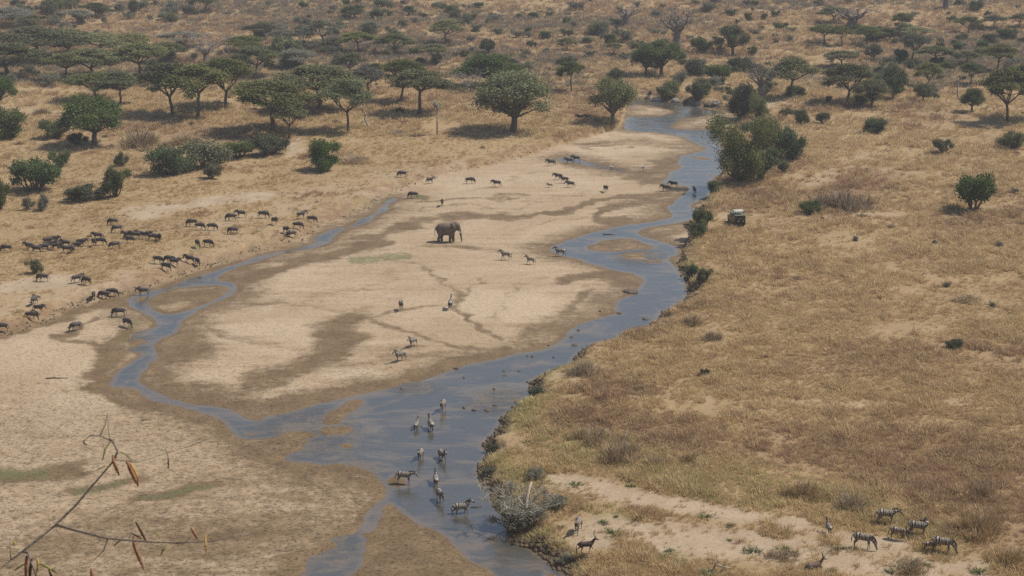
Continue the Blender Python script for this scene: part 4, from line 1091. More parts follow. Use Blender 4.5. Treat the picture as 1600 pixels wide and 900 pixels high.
for i, (x, y, w, h) in enumerate([(725,638,8,4),(741,642,9,4),(762,643,16,4),(774,635,10,4),(820,636,7,3),(824,597,6,3),(812,582,9,3),(832,560,6,3),(824,559,5,3),(893,528,8,3),(904,518,7,3),(898,543,14,4),(1035,487,5,3),(865,562,5,3),
                                   (1009,500,16,4),(790,590,10,3),(772,611,5,4),(725,594,5,4),(628,607,10,3),(713,576,9,3),(806,629,6,3),(788,583,7,3),(985,456,26,5),(968,490,12,4),(1030,508,12,6),(938,487,4,3),(857,540,5,3)]):
    stone('mud_lump', SD[i % 3], x, y, w * .9, h * .9, label_by_mark('small dark stream lump', x, y), 'dark lumps in the stream')

# green weeds on the bare earth of the near right bank
wV, wF = shoot_clump(3, 70, .42, .55, .035)
WEED = [mesh_from('weed_clump', *shoot_clump(s, 90, .4, .6, .04), M_GREEN) for s in (3, 4, 5)]
for i, (x, y, w) in enumerate([(943,817,24),(960,834,34),(963,808,10),(1038,872,26),(1062,882,28),(1046,862,22),(1140,822,20),(1140,845,10),(975,868,26),(1008,860,16),(876,824,14),(830,836,16),(1176,862,36),(1222,836,24),(1226,860,32),(1300,892,20),(1310,858,30),(1392,894,26),(1530,894,34),(1450,884,20),(1110,898,40),(890,873,24),(1102,808,30),(900,758,26),(985,760,20)]):
    b, s = ground(x, y)
    o = link_obj('weed_clump', WEED[i % 3]); o.location = b
    k = w / s / 1.5; o.scale = (k, k, max(k * .6, .5)); o.rotation_euler = (0, 0, R.uniform(0, 6))
    tag(o, label_by_mark('low green weed clump', x, y), 'weed', 'green weeds on the near right bank')

# ------------------------------------------------------------------ dry grass: uncountable, grown as instanced tufts
def grass_mat(name, cols, w):
    m = NT(name)
    P = m.pos(); rnd = m.node('ShaderNodeObjectInfo').outputs['Random']
    c = m.mix(m.ramp(m.noise(P, .05, 4, .6), .35, .65), cols[0], cols[1])
    c = m.mix(m.ramp(m.noise(P, .42, 4, .65), .40, .62), c, m.mix(.5, c, cols[3]))
    c = m.mix(m.ramp(rnd, .55, 1.0, 0, w), c, cols[2])
    c = m.mix(m.ramp(rnd, .35, 0, 0, .5), c, cols[3])
    m.done(c, .8, .1)
    tr = m.node('ShaderNodeBsdfTranslucent'); m.put(tr.inputs[0], c)
    mx = m.node('ShaderNodeMixShader'); mx.inputs[0].default_value = .42
    m.link(m.bsdf.outputs[0], mx.inputs[1]); m.link(tr.outputs[0], mx.inputs[2]); m.link(mx.outputs[0], m.out.inputs[0])
    return m.mat
M_STRAW = grass_mat('straw_grass', [(.605, .462, .252), (.545, .405, .218), (.715, .57, .335), (.44, .315, .18)], .8)
M_RUST = grass_mat('rust_grass', [(.415, .275, .165), (.360, .235, .145), (.50, .345, .215), (.29, .19, .12)], .7)
M_LIME = grass_mat('lime_grass', [(.520, .445, .215), (.470, .410, .190), (.60, .50, .27), (.34, .32, .13)], .7)
def field(name, mat, pts, scl, label, seeds, n=0, h=0, r=0, w=0, cat='grass', ready=()):
    protos = bpy.data.collections.new(name + '_tufts')
    for me_ in ready:
        protos.objects.link(bpy.data.objects.new('clod', me_))
    for s_ in seeds:
        protos.objects.link(bpy.data.objects.new('tuft', mesh_from('tuft', *shoot_clump(s_, n, h, r, w), mat)))
    me = bpy.data.meshes.new(name)
    me.vertices.add(len(pts)); me.vertices.foreach_set('co', pts.astype(np.float32).ravel())
    a = me.attributes.new('size', 'FLOAT', 'POINT'); a.data.foreach_set('value', scl.astype(np.float32))
    a = me.attributes.new('turn', 'FLOAT_VECTOR', 'POINT')
    a.data.foreach_set('vector', np.stack([NPR.normal(0, .12, len(pts)), NPR.normal(0, .12, len(pts)), NPR.rand(len(pts)) * 6.28], 1).astype(np.float32).ravel())
    o = link_obj(name, me)
    ng = bpy.data.node_groups.new(name, 'GeometryNodeTree')
    ng.interface.new_socket('Geometry', in_out='INPUT', socket_type='NodeSocketGeometry')
    ng.interface.new_socket('Geometry', in_out='OUTPUT', socket_type='NodeSocketGeometry')
    N = ng.nodes; L = ng.links
    gi, go = N.new('NodeGroupInput'), N.new('NodeGroupOutput')
    ci = N.new('GeometryNodeCollectionInfo'); ci.inputs['Collection'].default_value = protos; ci.inputs['Separate Children'].default_value = True; ci.inputs['Reset Children'].default_value = True
    ip = N.new('GeometryNodeInstanceOnPoints'); ip.inputs['Pick Instance'].default_value = True
    at = N.new('GeometryNodeInputNamedAttribute'); at.data_type = 'FLOAT'; at.inputs['Name'].default_value = 'size'
    tu = N.new('GeometryNodeInputNamedAttribute'); tu.data_type = 'FLOAT_VECTOR'; tu.inputs['Name'].default_value = 'turn'
    er = N.new('FunctionNodeEulerToRotation')
    L.new(gi.outputs[0], ip.inputs['Points']); L.new(ci.outputs[0], ip.inputs['Instance'])
    L.new(at.outputs[0], ip.inputs['Scale']); L.new(tu.outputs[0], er.inputs[0]); L.new(er.outputs[0], ip.inputs['Rotation'])
    L.new(ip.outputs[0], go.inputs[0])
    md = o.modifiers.new('grow', 'NODES'); md.node_group = ng
    return tag(o, label, cat, kind='stuff')
NG = 465000
gu = NPR.uniform(-420, 2020, NG); gv = NPR.uniform(-80, 960, NG)
gp = px_to_plane(np.stack([gu, gv], 1))
gx, gy = gp[:, 0], gp[:, 1]
gz = grid_at(ZG, gx, gy); gb = grid_at(SDBG, gx, gy)
gbare, ggreen, gbrown = grid_at(BAREG, gx, gy), grid_at(GREENG, gx, gy), grid_at(BROWNG, gx, gy)
gleft = gx < np.interp(gy, *(lambda q: (q[:, 1], q[:, 0]))(px_to_plane([(690, 985), (700, 800), (800, 600), (1000, 400), (1080, 300), (1090, 230), (1080, 150)])))
dens = sstep(.3, .75, .5 + .5 * fbm(gx, gy, 9, 3, 31.0) + .18) * (1 - .97 * np.clip(gbare * 1.3 + .9 * fbm(gx, gy, 3.5, 3, 91.0) * (gbare > .1), 0, 1))
dens *= np.where(gleft & (gy < 300), sstep(.5, 7, gb), sstep(.3, 1.1, gb))
keep = NPR.rand(NG) < dens
gs = np.maximum(1.0, (gy / 190.0) ** .8) * NPR.uniform(.55, 1.25, NG) * (.42 + .35 * vnoise(gx / 7 + 3, gy / 7) + 1.15 * vnoise(gx / 2.0 + 31, gy / 2.6) ** 2.2) * np.where(gleft & (gy < 330), .60, .95)
rv = NPR.rand(NG)
pn = .5 + .5 * fbm(gx, gy, 13, 3, 77.0)
is_lime = rv < np.clip(ggreen * 1.1, 0, .85)
is_rust = ~is_lime & (rv < np.clip(gbrown * .75 + .6 * sstep(.60, .80, pn), 0, .8) + .06 + .5 * sstep(400, 480, gy))
P3 = np.stack([gx, gy, gz], 1)
for nm, mt, msk, lab, sz in (('dry_grass', M_STRAW, keep & ~is_lime & ~is_rust, 'straw-coloured dry grass covering both plains', (28, .55, .5, .024)),
                         ('rust_grass', M_RUST, keep & is_rust, 'reddish brown dry undergrowth in patches among the grass', (30, .60, .52, .024)),
                         ('green_grass', M_LIME, keep & is_lime, 'yellow-green grass along the near right bank', (30, .48, .45, .024))):
    field(nm, mt, P3[msk], gs[msk], lab, (1, 2, 3, 4), *sz)
# slumped earth along the foot of the banks
M_CLOD = plain_mat('bank_earth', (.085, .062, .038), (.165, .122, .074), 3)
cand = np.nonzero((sdb > -.15) & (sdb < 1.25) & (Y < 330) & (Y > 110) & (np.abs(PX - 800) < 1000) & ((right > .5) | (NPR.rand(len(sdb)) < .3)))[0]
cand = NPR.choice(cand, min(5200, len(cand)), replace=False)
cz = Z[cand] + .02
field('bank_clods', M_CLOD, np.stack([X[cand] + NPR.normal(0, .15, len(cand)), Y[cand] + NPR.normal(0, .3, len(cand)), cz], 1), NPR.uniform(.08, .25, len(cand)) * np.where(right[cand] > .5, 1, .6),
      'dark slumped earth along the foot of the river banks', (), cat='earth', ready=[stone_mesh('clod', q, M_CLOD) for q in (21, 22, 23)])
# grey dead scrub stippling the far slopes: too small and too many to count
NS = 78000
su = NPR.uniform(-300, 1900, NS); sv = NPR.uniform(-110, 150, NS)
sp_ = px_to_plane(np.stack([su, sv], 1)); sx_, sy_ = sp_[:, 0], sp_[:, 1]
ok = (grid_at(SDBG, sx_, sy_) > 4) & (NPR.rand(NS) < sstep(.35, .75, .5 + .5 * fbm(sx_, sy_, 45, 4, 51.0)) * sstep(380, 470, sy_))
M_SCRUB = grass_mat('grey_scrub', [(.270, .222, .172), (.235, .202, .150), (.34, .275, .205), (.165, .16, .112)], .7)
field('grey_scrub', M_SCRUB, np.stack([sx_, sy_, grid_at(ZG, sx_, sy_)], 1)[ok], NPR.uniform(.6, 1.6, NS)[ok], 'grey dead scrub stippling the far slopes', (5, 6, 7), 46, .95, .95, .05)

# ------------------------------------------------------------------ animals: each body one continuous skin over a posed skeleton
def chain_tube(V, Fc, chain, n=12):
    pts = [Vector(c[:3]) for c in chain]; rad = [c[3] for c in chain]; wid = [c[4] if len(c) > 4 else 1.0 for c in chain]
    t0 = (pts[1] - pts[0]).normalized(); t1 = (pts[-1] - pts[-2]).normalized()
    pts = [pts[0] - t0 * rad[0] * .75, pts[0] - t0 * rad[0] * .4] + pts + [pts[-1] + t1 * rad[-1] * .4, pts[-1] + t1 * rad[-1] * .75]
    rad = [rad[0] * .35, rad[0] * .8] + rad + [rad[-1] * .8, rad[-1] * .35]
    wid = [wid[0]] * 2 + wid + [wid[-1]] * 2
    base = len(V)
    for i, p in enumerate(pts):
        t = (pts[min(i + 1, len(pts) - 1)] - pts[max(i - 1, 0)]).normalized()
        s = Vector((0, 1, 0)) - t * t.y
        s = s.normalized() if s.length > .05 else Vector((1, 0, 0))
        u = t.cross(s)
        for k in range(n):
            a = 2 * math.pi * k / n
            V.append(p + s * math.cos(a) * rad[i] * wid[i] + u * math.sin(a) * rad[i])
    m = len(pts)
    for i in range(m - 1):
        for k in range(n):
            Fc.append((base + i * n + k, base + i * n + (k + 1) % n, base + (i + 1) * n + (k + 1) % n, base + (i + 1) * n + k))
    Fc.append(tuple(base + k for k in reversed(range(n))))
    Fc.append(tuple(base + (m - 1) * n + k for k in range(n)))

def skin(name, chains, voxel, mat, smooth_it=5):
    V, Fc = [], []
    for c in chains.values():
        chain_tube(V, Fc, c)
    me = mesh_from(name + '_cage', V, Fc)
    o = bpy.data.objects.new('cage', me); COL.objects.link(o)
    r = o.modifiers.new('r', 'REMESH'); r.mode = 'VOXEL'; r.voxel_size = voxel
    s = o.modifiers.new('s', 'SMOOTH'); s.factor = .5; s.iterations = smooth_it
    dg = bpy.context.evaluated_depsgraph_get()
    out = bpy.data.meshes.new_from_object(o.evaluated_get(dg)); out.name = name
    bpy.data.objects.remove(o); bpy.data.meshes.remove(me)
    out.polygons.foreach_set('use_smooth', np.ones(len(out.polygons), bool))
    out.materials.clear(); out.materials.append(mat)
    # which limb a point belongs to, and how far along it lies (drives stripes and dark legs)
    n = len(out.vertices); co = np.empty(n * 3, np.float32); out.vertices.foreach_get('co', co); co = co.reshape(-1, 3)
    best = np.full(n, 1e9); along = np.zeros(n, np.float32); zone = np.zeros(n, np.float32)
    for zi, (key, c) in enumerate(chains.items()):
        acc = 0.0
        z = {'torso': 0., 'neck': .25, 'head': .5}.get(key, 1.0)
        for a, b in zip(c[:-1], c[1:]):
            A, B = np.array(a[:3]), np.array(b[:3]); e = B - A; L2 = float(e @ e)
            t = np.clip(((co - A) @ e) / L2, 0, 1)
            d = np.linalg.norm(co - (A + t[:, None] * e), axis=1) / (a[3] + (b[3] - a[3]) * t)
            m = d < best
            best[m] = d[m]; along[m] = acc + t[m] * math.sqrt(L2); zone[m] = z
            acc += math.sqrt(L2)
    for nm, arr in (('along', along), ('zone', zone)):
        at = out.attributes.new(nm, 'FLOAT', 'POINT'); at.data.foreach_set('value', arr.astype(np.float32))
    return out

def hide_mat(name, base, back, dark, stripe=0.0, leg_dark=.6):
    m = NT(name)
    P = m.objco()
    zone = m.attr('zone').outputs['Fac']; along = m.attr('along').outputs['Fac']
    n = m.noise(P, 5, 4, .6)
    sep = m.node('ShaderNodeSeparateXYZ'); m.link(P, sep.inputs[0])
    c = m.mix(m.ramp(n, .35, .65), base, back)
    isleg = m.ramp(zone, .7, .9)
    c = m.mix(m.math('MULTIPLY', isleg, leg_dark), c, dark)
    if stripe:
        w = m.math('ADD', m.math('MULTIPLY', along, stripe), m.math('MULTIPLY', m.math('SUBTRACT', m.noise(P, 2.2, 2), .5), 4.0))
        w = m.math('ADD', w, m.math('MULTIPLY', m.math('MULTIPLY', sep.outputs[2], m.ramp(along, .55, .1)), 9.0))
        st = m.ramp(m.math('SINE', w), -.45, .05)
        c = m.mix(st, c, dark)
        c = m.mix(m.math('MULTIPLY', m.ramp(zone, .45, .5), m.math('MULTIPLY', m.ramp(zone, .6, .55), m.ramp(along, .34, .42))), c, dark)
        c = m.mix(m.math('MULTIPLY', isleg, m.ramp(sep.outputs[2], .09, .05)), c, dark)
    return m.done(c, .7, .25)
M_ZEBRA = hide_mat('zebra_coat', (.35, .305, .25), (.44, .39, .325), (.024, .020, .018), 58.0, .3)
M_FOAL = hide_mat('foal_coat', (.34, .27, .21), (.42, .34, .27), (.05, .036, .028), 50.0, .25)
M_GNU = hide_mat('gnu_coat', (.060, .052, .047), (.088, .077, .070), (.020, .017, .015))
M_GNU_CALF = hide_mat('gnu_calf_coat', (.22, .165, .115), (.29, .22, .155), (.07, .05, .038))
M_BUCK = hide_mat('buck_coat', (.050, .036, .028), (.080, .056, .042), (.035, .027, .022))
M_BUCK2 = hide_mat('resting_buck_coat', (.095, .062, .046), (.13, .086, .062), (.06, .042, .034))
M_ELE = plain_mat('elephant_hide', (.125, .102, .080), (.19, .158, .125), 1.6, .9, .15, .5)
M_HAIR = plain_mat('dark_hair', (.018, .015, .013), (.04, .033, .028), 8)
M_HORN = plain_mat('horn', (.05, .042, .036), (.10, .085, .07), 8, .5)
M_IVORY = plain_mat('ivory', (.62, .56, .44), (.72, .66, .54), 5, .4)
M_PLUME = plain_mat('white_plumage', (.55, .53, .50), (.68, .66, .62), 8)
M_DPLUME = plain_mat('slate_plumage', (.10, .10, .11), (.17, .17, .18), 8)

def quad_chains(kind, pose):
    """skeletons, facing +x, feet at z = 0; rows are x, y, z, radius, width factor"""
    if kind == 'zebra':
        C = {'torso': [(-.70, 0, 1.05, .20), (-.58, 0, 1.08, .275, .92), (-.2, 0, 1.03, .30, .98), (.2, 0, 1.02, .295, .95), (.48, 0, 1.06, .255, .85), (.6, 0, 1.1, .18, .8)]}
        hx, fx, sy, top = -.56, .44, .13, 1.0
        if pose == 'graze':
            C['neck'] = [(.5, 0, 1.08, .21, .7), (.74, 0, .88, .16, .7), (.96, 0, .58, .115, .75)]
            C['head'] = [(.96, 0, .56, .12, .75), (1.06, 0, .33, .095, .75), (1.13, 0, .10, .062, .85)]
        elif pose == 'low':
            C['neck'] = [(.5, 0, 1.14, .21, .7), (.78, 0, 1.22, .16, .7), (1.08, 0, 1.24, .12, .75)]
            C['head'] = [(1.08, 0, 1.22, .12, .75), (1.24, 0, 1.07, .095, .75), (1.40, 0, .88, .062, .85)]
        elif pose == 'back':
            C['neck'] = [(.5, 0, 1.14, .21, .7), (.62, .10, 1.34, .16, .75), (.52, .24, 1.44, .12, .8)]
            C['head'] = [(.52, .22, 1.46, .12, .8), (.30, .30, 1.36, .095, .8), (.10, .34, 1.26, .065, .85)]
        else:
            C['neck'] = [(.48, 0, 1.14, .22, .7), (.68, 0, 1.36, .165, .7), (.86, 0, 1.57, .12, .75)]
            C['head'] = [(.85, 0, 1.6, .125, .75), (1.02, 0, 1.48, .10, .75), (1.24, 0, 1.30, .065, .85)]
        legw = (.115, .075, .047, .036, .052)
        hipw = .165
    elif kind == 'gnu':
        C = {'torso': [(-.72, 0, .98, .20), (-.58, 0, .99, .275, .88), (-.2, 0, .98, .31, .9), (.18, 0, 1.0, .35, .86), (.45, 0, 1.06, .34, .8), (.6, 0, 1.08, .25, .8)]}
        hx, fx, sy, top = -.58, .42, .12, 1.0
        if pose == 'graze':
            C['neck'] = [(.5, 0, 1.10, .24, .6), (.78, 0, .88, .17, .65), (.94, 0, .64, .12, .75)]
            C['head'] = [(.94, 0, .62, .125, .75), (1.03, 0, .36, .09, .7), (1.08, 0, .12, .085, .9)]
        else:
            C['neck'] = [(.5, 0, 1.16, .24, .6), (.76, 0, 1.20, .17, .65), (.94, 0, 1.22, .12, .75)]
            C['head'] = [(.94, 0, 1.22, .125, .75), (1.08, 0, 1.0, .09, .7), (1.17, 0, .78, .085, .9)]
        legw = (.11, .065, .042, .032, .045)
        hipw = .13
    else:
        C = {'torso': [(-.68, 0, 1.02, .17), (-.55, 0, 1.06, .235, .9), (-.2, 0, 1.02, .25, .95), (.2, 0, 1.02, .255, .9), (.46, 0, 1.06, .22, .85), (.56, 0, 1.1, .17, .8)],
             'neck': [(.46, 0, 1.12, .19, .75), (.64, 0, 1.32, .145, .75), (.78, 0, 1.50, .11, .8)],
             'head': [(.77, 0, 1.52, .105, .8), (.92, 0, 1.45, .085, .8), (1.10, 0, 1.36, .05, .85)]}
        hx, fx, sy, top = -.54, .42, .12, 1.0
        legw = (.095, .06, .04, .03, .042)
        hipw = .14
    step = {'walk': .22}.get(pose, .05)
    if pose == 'rest':
        drop = -.68
        C = {k: [(c[0], c[1], c[2] + drop) + tuple(c[3:]) for c in v] for k, v in C.items()}
        for s, q in ((1, 'l'), (-1, 'r')):
            C['foreleg_' + q] = [(.42, s * .15, .28, .1), (.62, s * .2, .12, .065), (.42, s * .24, .06, .045), (.25, s * .24, .05, .04)]
            C['hindleg_' + q] = [(-.5, s * .18, .3, .15), (-.2, s * .27, .16, .08), (-.5, s * .3, .07, .05), (-.3, s * .3, .05, .04)]
        return C
    for s, q, ph in ((1, 'l', 1), (-1, 'r', -1)):
        f = step * ph; h = -step * ph
        C['foreleg_' + q] = [(fx, s * sy, top - .08, legw[0]), (fx + f * .45, s * sy, .66, legw[1]), (fx + f * .75 + .02, s * sy, .42, legw[2]), (fx + f * 1.0, s * sy, .13, legw[3]), (fx + f * 1.05 + .02, s * sy, .035, legw[4])]
        C['hindleg_' + q] = [(hx, s * sy, top - .06, hipw), (hx + .07 + h * .4, s * sy * 1.05, .70, legw[1] * 1.35), (hx - .13 + h * .8, s * sy, .46, legw[2] * 1.15), (hx - .10 + h * 1.0, s * sy, .14, legw[3]), (hx - .07 + h * 1.05, s * sy, .035, legw[4])]
    return C

def cone_part(name, lines, mat, n=6):
    V, Fc = [], []
    for pts, rad in lines:
        add_tube(V, Fc, pts, rad, n)
    return mesh_from(name, V, Fc, mat, True)
def ridge(name, pts, h, w, mat):
    """a crest of hair standing along a line"""
    V, Fc = [], []
    P = [Vector(p) for p in pts]
    for i, p in enumerate(P):
        t = (P[min(i + 1, len(P) - 1)] - P[max(i - 1, 0)]).normalized()
        up = Vector((0, 1, 0)).cross(t); up = up if up.z > 0 or up.x < 0 else -up
        up = -up if up.z < -.2 else up
        k = h * (.55 if i in (0, len(P) - 1) else 1) * (1 + .15 * ((i * 7) % 3 - 1))
        V += [p - up * h * .5 + Vector((0, -w, 0)), p - up * h * .5 + Vector((0, w, 0)), p + up * k]
    for i in range(len(P) - 1):
        a, b = i * 3, i * 3 + 3
        Fc += [(a, b, b + 2, a + 2), (b + 1, a + 1, a + 2, b + 2)]
    Fc += [(0, 2, 1), (len(V) - 3, len(V) - 2, len(V) - 1)]
    return mesh_from(name, V, Fc, mat)

def crest_line(C, lift):
    nk = C['neck'] + C['head'][:1]
    out = []
    for i in range(len(nk) - 1):
        a, b = nk[i], nk[i + 1]
        t = (Vector(b[:3]) - Vector(a[:3]))
        if t.length < .05: continue
        t.normalize(); up = Vector((0, 1, 0)).cross(t); up = -up if (up.z < 0 and abs(up.z) > .2) or (abs(up.z) <= .2 and up.x < 0) else up
        for s in (0, .5):
            r = a[3] + (b[3] - a[3]) * s
            out.append(Vector(a[:3]).lerp(Vector(b[:3]), s) + up * r * lift)
    out.append(Vector(nk[-1][:3]) + up * nk[-1][3] * lift)
    return out

def animal_proto(kind, pose, mat):
    C = quad_chains(kind, pose)
    parts = [('body', skin(kind + '_' + pose, C, .034, mat))]
    h0 = Vector(C['head'][0][:3]); h2 = Vector(C['head'][-1][:3]); hd = (h2 - h0).normalized(); back = -hd
    sd = hd.cross(Vector((0, 0, 1))); sd = sd.normalized() if sd.length > .1 else Vector((0, 1, 0))
    up = sd.cross(hd); up = -up if up.z < -.3 or (abs(up.z) < .3 and up.x < 0 and pose != 'back') else up
    tx, tz = C['torso'][0][0], C['torso'][0][2]
    parts.append(('tail', cone_part('tail', [([(tx - .12, 0, tz + .06), (tx - .22, 0, tz - .12), (tx - .24, .02, max(tz - .38, .04)), (tx - .22, .03, max(tz - .60, .03))], [.035, .025, .045, .015])], M_HAIR if kind != 'buck' else mat)))
    for s in (1, -1):
        e0 = h0 + up * .08 + sd * s * .07 + back * .03
        parts.append(('ear', cone_part('ear', [([e0, e0 + up * .08 + sd * s * .05 + back * .02, e0 + up * .17 + sd * s * .07 + back * .03], [.03, .042, .008])], mat)))
    if kind == 'zebra':
        parts.append(('mane', ridge('mane', crest_line(C, 1.0), .10, .035, M_HAIR)))
    if kind == 'gnu':
        parts.append(('mane', ridge('mane', crest_line(C, .95), .10, .05, M_HAIR)))
        th = [Vector(c[:3]) - up * (c[3] * .8) for c in C['neck']]
        parts.append(('beard', ridge('beard', [p - Vector((0, 0, .05)) for p in th], -.12, .03, M_HAIR)))
        for s in (1, -1):
            a = h0 + up * .10
            parts.append(('horn', cone_part('horn', [([a + sd * s * .04, a + sd * s * .19 - up * .03, a + sd * s * .30 + up * .04, a + sd * s * .27 + up * .2, a + sd * s * .2 + up * .27], [.045, .04, .033, .022, .006])], M_HORN)))
    if kind == 'buck':
        for s in (1, -1):
            a = h0 + up * .09 + sd * s * .04
            parts.append(('horn', cone_part('horn', [([a, a + Vector((-.12, s * .07, .2)), a + Vector((-.16, s * .13, .42)), a + Vector((-.08, s * .16, .62)), a + Vector((.03, s * .14, .72))], [.03, .028, .024, .018, .006])], M_HORN)))
    return parts

ANIMALS = {}
for kind, pose, mat in (('zebra', 'stand', M_ZEBRA), ('zebra', 'walk', M_ZEBRA), ('zebra', 'graze', M_ZEBRA), ('zebra', 'low', M_ZEBRA), ('zebra', 'back', M_ZEBRA),
                        ('gnu', 'stand', M_GNU), ('gnu', 'walk', M_GNU), ('gnu', 'graze', M_GNU), ('buck', 'walk', M_BUCK), ('buck', 'rest', M_BUCK2)):
    ANIMALS[kind, pose] = animal_proto(kind, pose, mat)
ANIMALS['foal', 'graze'] = [(n, (lambda m: m)(me)) for n, me in ANIMALS['zebra', 'graze']]
for src, dst, mt in ((('zebra', 'graze'), ('foal', 'graze'), M_FOAL), (('zebra', 'low'), ('foal', 'low'), M_FOAL), (('gnu', 'stand'), ('calf', 'stand'), M_GNU_CALF)):
    L = []
    for n, me in ANIMALS[src]:
        if n in ('body', 'ear'):
            me = me.copy(); me.materials.clear(); me.materials.append(mt)
        if not (dst[0] == 'calf' and n == 'horn'): L.append((n, me))
    ANIMALS[dst] = L

NAME = {'zebra': 'zebra', 'foal': 'zebra_foal', 'gnu': 'wildebeest', 'calf': 'wildebeest_calf', 'buck': 'waterbuck'}
CATN = {'zebra': 'zebra', 'foal': 'zebra', 'gnu': 'wildebeest', 'calf': 'wildebeest', 'buck': 'antelope'}
def animal(kind, pose, px, py, head, label, group=None, size=1.0):
    b, s = ground(px, py)
    root = link_obj(NAME[kind], None)
    root.location = b - Vector((0, 0, .02)); root.rotation_euler = (0, 0, math.radians(head)); root.scale = (size,) * 3
    for nm, me in ANIMALS[kind, pose]:
        link_obj(nm, me, root)
    return tag(root, label, CATN[kind], group)

# zebras
GZ = 'zebras wading in the near stream'
for a in [
  ('zebra', 'walk', 692, 643, -100, 'farthest zebra wading toward the viewer in the wide shallow water', GZ, 1.0),
  ('zebra', 'walk', 673, 674, 105, 'zebra wading away just right below the farthest one', GZ, 1.05),
  ('zebra', 'walk', 651, 673, 80, 'slim zebra wading left of the pair in the wide shallow water', GZ, .85),
  ('zebra', 'walk', 657, 720, -100, 'left zebra of the middle wading pair, pale flank in the sun', GZ, .95),
  ('zebra', 'walk', 691, 722, -65, 'right zebra of the middle wading pair, head turned right', GZ, 1.0),
  ('zebra', 'low', 632, 756, -8, 'dark zebra standing sideways by the grassy islet in the stream', GZ, 1.02),
  ('zebra', 'walk', 681, 760, 95, 'zebra seen from behind with bright striped rump in the stream', GZ, .95),
  ('zebra', 'low', 688, 785, -70, 'zebra wading toward the viewer right above the nearest one', GZ, 1.0),
  ('zebra', 'walk', 721, 806, 10, 'nearest wading zebra, sideways with its head up', GZ, 1.02),
  ('zebra', 'stand', 627, 485, -75, 'left one of two distant zebras on the pale sand below the elephant', 'zebras on the sand', 1.0),
  ('zebra', 'stand', 704, 483, 85, 'right one of two distant zebras on the pale sand below the elephant', 'zebras on the sand', 1.1),
  ('zebra', 'walk', 645, 542, -120, 'upper zebra of the pair walking on the sand toward the stream', 'zebras on the sand', .95),
  ('zebra', 'walk', 625, 565, -130, 'lower zebra of the pair walking on the sand toward the stream', 'zebras on the sand', 1.05),
  ('zebra', 'walk', 790, 406, 178, 'zebra right of the elephant, first of three walking left', 'zebras on the sand', 1.0),
  ('zebra', 'walk', 829, 413, 165, 'small zebra between the other two right of the elephant', 'zebras on the sand', .85),
  ('zebra', 'walk', 875, 401, 172, 'zebra at the stream bend right of the elephant, last of three', 'zebras on the sand', 1.0),
  ('zebra', 'walk', 903, 832, -105, 'pale zebra walking to the viewer behind the dark antelope', None, 1.05),
  ('zebra', 'low', 1384, 819, -4, 'zebra at the back of the grazing group, neck stretched out level', 'zebras grazing at the lower right', 1.12),
  ('zebra', 'back', 1434, 838, -15, 'zebra turning its head back over its side', 'zebras grazing at the lower right', 1.12),
  ('foal', 'graze', 1403, 843, -25, 'brown young zebra grazing in the middle of the group', 'zebras grazing at the lower right', .92),
  ('zebra', 'graze', 1348, 857, -22, 'leftmost grazing zebra of the lower right group', 'zebras grazing at the lower right', 1.12),
  ('foal', 'low', 1452, 861, -15, 'little brown foal standing behind the rightmost grazing zebra', 'zebras grazing at the lower right', .68),
  ('zebra', 'graze', 1472, 864, -18, 'rightmost grazing zebra of the lower right group with a foal', 'zebras grazing at the lower right', 1.15),
  ('zebra', 'stand', 1294, 834, 95, 'small zebra seen from behind left of the grazing group', 'zebras grazing at the lower right', .8),
]: animal(*a)
animal('buck', 'walk', 916, 866, 8, 'dark brown horned antelope walking on the near right bank')
animal('buck', 'rest', 1272, 889, 20, 'brown horned antelope lying on bare ground at the lower edge', None, 1.1)

# wildebeest, band by band; within a band they are told apart by their order from the left
def band(items, where, group):
    items = sorted(items, key=lambda t: t[2])
    what = {'graze': 'grazing wildebeest', 'stand': 'standing wildebeest', 'walk': 'walking wildebeest'}
    for i, (kind, pose, px, py, hd) in enumerate(items):
        nm = 'wildebeest calf' if kind == 'calf' else what[pose]
        animal(kind, pose, px, py, hd, f'{nm}, {ordinal(i)}' + (' from the left' if i else '') + f' {where}', group, .62 if kind == 'calf' else R.uniform(.92, 1.03))
band([('gnu','graze',11,394,180),('gnu','stand',46,391,170),('gnu','stand',57,396,175),('gnu','stand',70,393,10),('gnu','stand',80,389,-10),('gnu','walk',88,391,0),('gnu','stand',76,383,20),('gnu','stand',86,381,-15),
      ('gnu','stand',103,387,170),('gnu','stand',104,396,185),('gnu','stand',114,395,-80),('gnu','walk',121,390,-10),('gnu','walk',128,385,-5),('calf','stand',141,374,30),('gnu','stand',147,385,-60),('gnu','graze',157,383,-5)],
     'in the crowded herd at the left edge', 'crowded herd at the left edge')
band([('gnu','stand',153,375,180),('gnu','graze',180,389,-150),('gnu','graze',177,352,180),('gnu','graze',184,363,-150),('gnu','stand',199,373,175),('gnu','stand',203,380,175),('gnu','stand',211,374,178),('gnu','walk',220,373,170),
      ('gnu','stand',229,374,-10),('gnu','graze',239,377,0),('gnu','stand',250,377,-70)], 'in the second bunch right of the crowded herd', 'second bunch of the herd')
band([('gnu','graze',301,354,180),('gnu','graze',312,359,-10),('gnu','graze',331,360,-5),('gnu','graze',362,345,180),('gnu','stand',377,340,175),('gnu','graze',365,366,180),('gnu','graze',309,387,-60),('gnu','graze',325,386,-20)],
     'in the loose band mid left', 'loose band mid left')
band([('gnu','graze',411,341,0),('gnu','stand',429,351,-50),('gnu','stand',471,342,35),('gnu','graze',487,348,-10),('gnu','graze',465,358,-5),('gnu','stand',447,365,-50),('gnu','graze',456,372,-150)],
     'in the band above the narrow side stream', 'band above the side stream')
